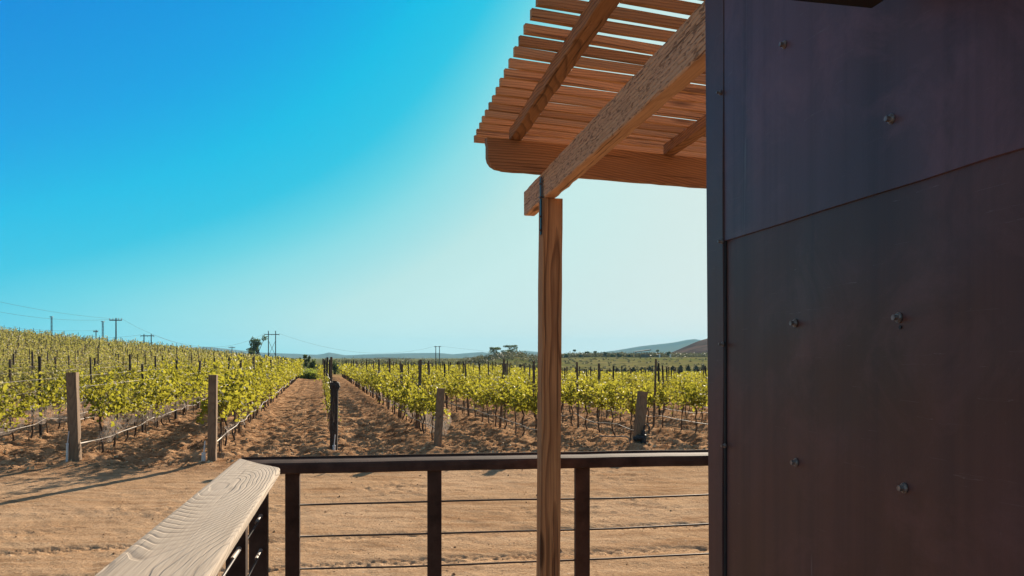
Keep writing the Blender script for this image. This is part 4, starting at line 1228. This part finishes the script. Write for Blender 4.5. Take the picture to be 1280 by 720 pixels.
# bolts
def bolt(d, z, out, par, s=1.0):
    mb = MB()
    mb.tube([(0, 0, 0), (0, sg * .002, 0)], .0135 * s, 16); mb.tube([(0, sg * .002, 0), (0, sg * .0045, 0)], [.0125 * s, .0105 * s], 16)
    mb.tube([(0, sg * .0045, 0), (0, sg * .011, 0)], [.0082 * s, .0078 * s], 6)
    o = mb.build('bolt', M_bolt, fix=True); o.parent = par; o.location = (loc_x(d), sg * out, z); o.rotation_euler.y = random.uniform(0, 6)
    # give the washer stain ring: a dark gasket behind
    mb = MB(); mb.tube([(0, 0, 0), (0, sg * .0008, 0)], .0155 * s, 16)
    return o
for px, py in ((983, 56), (1117, 149)):
    d = wd(px); bolt(d, (HY - py) / F * d, .0038, upp, .62)
for px, py in ((994.5, 404), (1124, 397), (995.5, 578), (1131, 610)):
    d = wd(px); bolt(d, (HY - py) / F * d, .0006, lowp, .62)
for k_ in range(1, 5):      # the grid of bolts goes on past the frame
    for z in (.382, .065, -.205): bolt(1.265 - .30 * k_, z, .0006 if z < .3 else .0038, lowp if z < .3 else upp, .62)
for px, py in ((910, 557), (904, 116), (906, 302), (907, 430)): 
    d = wd(px); bolt(d, (HY - py) / F * d, .0064, tr, .42)
d = wd(1126); mb = MB(); mb.tube([(0, 0, 0), (0, sg * .0012, 0)], .003, 12); o = mb.build('empty_hole', M_black, fix=True); o.parent = lowp; o.location = (loc_x(d), sg * .0008, (HY - 409) / F * d)

# ------------------------------------------------------------------ wall lamp over the panel
lz = .546
lc = Vector((.564, 1.247, lz))            # far inner corner of its foot
inn = Vector((WD.y, -WD.x, 0)); 
if inn.x < 0: inn = -inn
outw = -inn; tow = -WD
lamp = empty('wall_lamp', wpt(1.18, lz + .1)); tag(lamp, 'dark metal wall lantern high on the steel wall', 'lamp')
Ml = Matrix((outw, tow, Vector((0, 0, 1)))).transposed().to_4x4(); Ml.translation = lc
def lk(mb, name, mat, **kw):
    o = mb.build(name, mat, fix=True, **kw); o.matrix_world = Ml; o.parent = lamp; o.matrix_parent_inverse = Matrix.Translation(lamp.location).inverted(); return o
lw, ll = .19, .15
mb = MB(); mb.box((lw / 2, ll / 2, .010), (lw, ll, .020)); lk(mb, 'bottom_frame', M_black, bevel=.003)
mb = MB(); mb.box((lw / 2, ll / 2, -.001), (lw - .04, ll - .04, .004)); 
M_glass, nt = newmat('lamp_glass'); n = N(nt); gb = n('ShaderNodeBsdfPrincipled', ins={'Base Color': (.35, .31, .25, 1), 'Roughness': .25}); gb.inputs['Alpha'].default_value = .75; oo = n('ShaderNodeOutputMaterial'); n.L(gb.outputs[0], oo.inputs[0])
mb = MB(); mb.box((lw / 2, ll / 2, .11), (lw - .03, ll - .03, .18)); lk(mb, 'glass', M_glass)
for (x, y) in ((.01, .01), (lw - .01, .01), (.01, ll - .01), (lw - .01, ll - .01)):
    mb = MB(); mb.box((x, y, .11), (.012, .012, .182)); lk(mb, 'frame_bar', M_black)
mb = MB(); mb.add([(-.012, -.012, .202), (lw + .012, -.012, .202), (lw + .012, ll + .012, .202), (-.012, ll + .012, .202), (lw / 2, ll / 2, .26)], [(0,3,2,1),(0,1,4),(1,2,4),(2,3,4),(3,0,4)]); lk(mb, 'cover', M_black)
mb = MB(); mb.tube([(lw / 2, ll / 2, .25), (lw / 2 - .03, ll / 2, .29), (-.02, ll / 2, .28), (-.058, ll / 2, .20)], .007, 8); lk(mb, 'arm', M_black)
mb = MB(); mb.box((-.050, ll / 2, .15), (.014, .08, .20)); lk(mb, 'wall_plate', M_black, bevel=.004)

# ------------------------------------------------------------------ air
def haze():
    mb = MB(); mb.box((0, 0, 0), (11600, 11600, 136)); 
    m, nt = newmat('haze_air'); n = N(nt)
    v = n('ShaderNodeVolumePrincipled', ins={'Color': (.36, .77, .97, 1), 'Density': .00013, 'Anisotropy': .0})
    o_ = n('ShaderNodeOutputMaterial'); n.L(v.outputs[0], o_.inputs['Volume'])
    o = mb.build('haze', m, fix=True); o.location.z = 61.5; tag(o, 'thin bluish haze in the air', 'haze', kind='stuff')
    o.display_type = 'WIRE'
haze()

# ------------------------------------------------------------------ sky, sun, camera
w = bpy.data.worlds.new('World'); S.world = w; w.use_nodes = True; nt = w.node_tree; nt.nodes.clear(); n = N(nt)
sky = n('ShaderNodeTexSky'); sky.sky_type = 'NISHITA'; sky.sun_disc = False; sky.sun_elevation = SUN_EL; sky.sun_rotation = SUN_AZ
sky.air_density = 1.0; sky.dust_density = .8; sky.ozone_density = 2.5; sky.altitude = 200
lum = n('ShaderNodeRGBToBW', ins={0: sky.outputs[0]}).outputs[0]
# the photograph's colour grading of a clear sky: the Nishita brightness keeps its place, its tint is pushed to azure; the darkest, out-of-view sky is greyed to soften blue ambient light
stops = [(1.6, g(125, 138, 158)), (2.4, g(80, 132, 185)), (2.7, g(0, 134, 219)), (2.9, g(0, 141, 222)), (3.8, g(0, 162, 229)), (4.8, g(0, 188, 231)), (5.8, g(38, 196, 228)), (6.7, g(98, 210, 228)), (7.6, g(140, 220, 229)), (9.9, g(192, 231, 229)), (12.0, g(204, 236, 233)), (17.0, g(216, 235, 231)), (25.0, g(234, 239, 233))]
rc = n.ramp(n.math('DIVIDE', lum, 26.0), [(l / 26, c) for l, c in stops])
hs = n('ShaderNodeVectorMath', operation='SCALE', ins={0: rc, 'Scale': n.math('MULTIPLY', n.math('MAXIMUM', n.math('DIVIDE', lum, 25.0), 1.0), 3.85)})
bg = n('ShaderNodeBackground', ins={'Color': hs.outputs[0], 'Strength': .11})
ow = n('ShaderNodeOutputWorld'); n.L(bg.outputs[0], ow.inputs[0])
sl = bpy.data.lights.new('sun', 'SUN'); sl.energy = 5.0; sl.angle = R(.55); sl.color = (1, .86, .68)
so = bpy.data.objects.new('sun', sl); COL.objects.link(so)
sd = Vector((math.sin(SUN_AZ) * math.cos(SUN_EL), math.cos(SUN_AZ) * math.cos(SUN_EL), math.sin(SUN_EL)))
so.rotation_euler = sd.to_track_quat('Z', 'Y').to_euler(); so.location = (20, 60, 40)
cd = bpy.data.cameras.new('camera'); cam = bpy.data.objects.new('camera', cd); COL.objects.link(cam); S.camera = cam
cd.sensor_width = 36; cd.lens = F / 1280 * 36; cd.clip_start = .05; cd.clip_end = 30000
cam.location = (0, 0, 0); cam.rotation_euler = (R(90), 0, 0)
cd.shift_y = (HY - 360) / 1280
S.view_settings.view_transform = 'Standard'; S.view_settings.look = 'None'; S.view_settings.exposure = 1.24; S.view_settings.gamma = 1
S.cycles.volume_bounces = 0; S.cycles.max_bounces = 8; S.cycles.transparent_max_bounces = 16
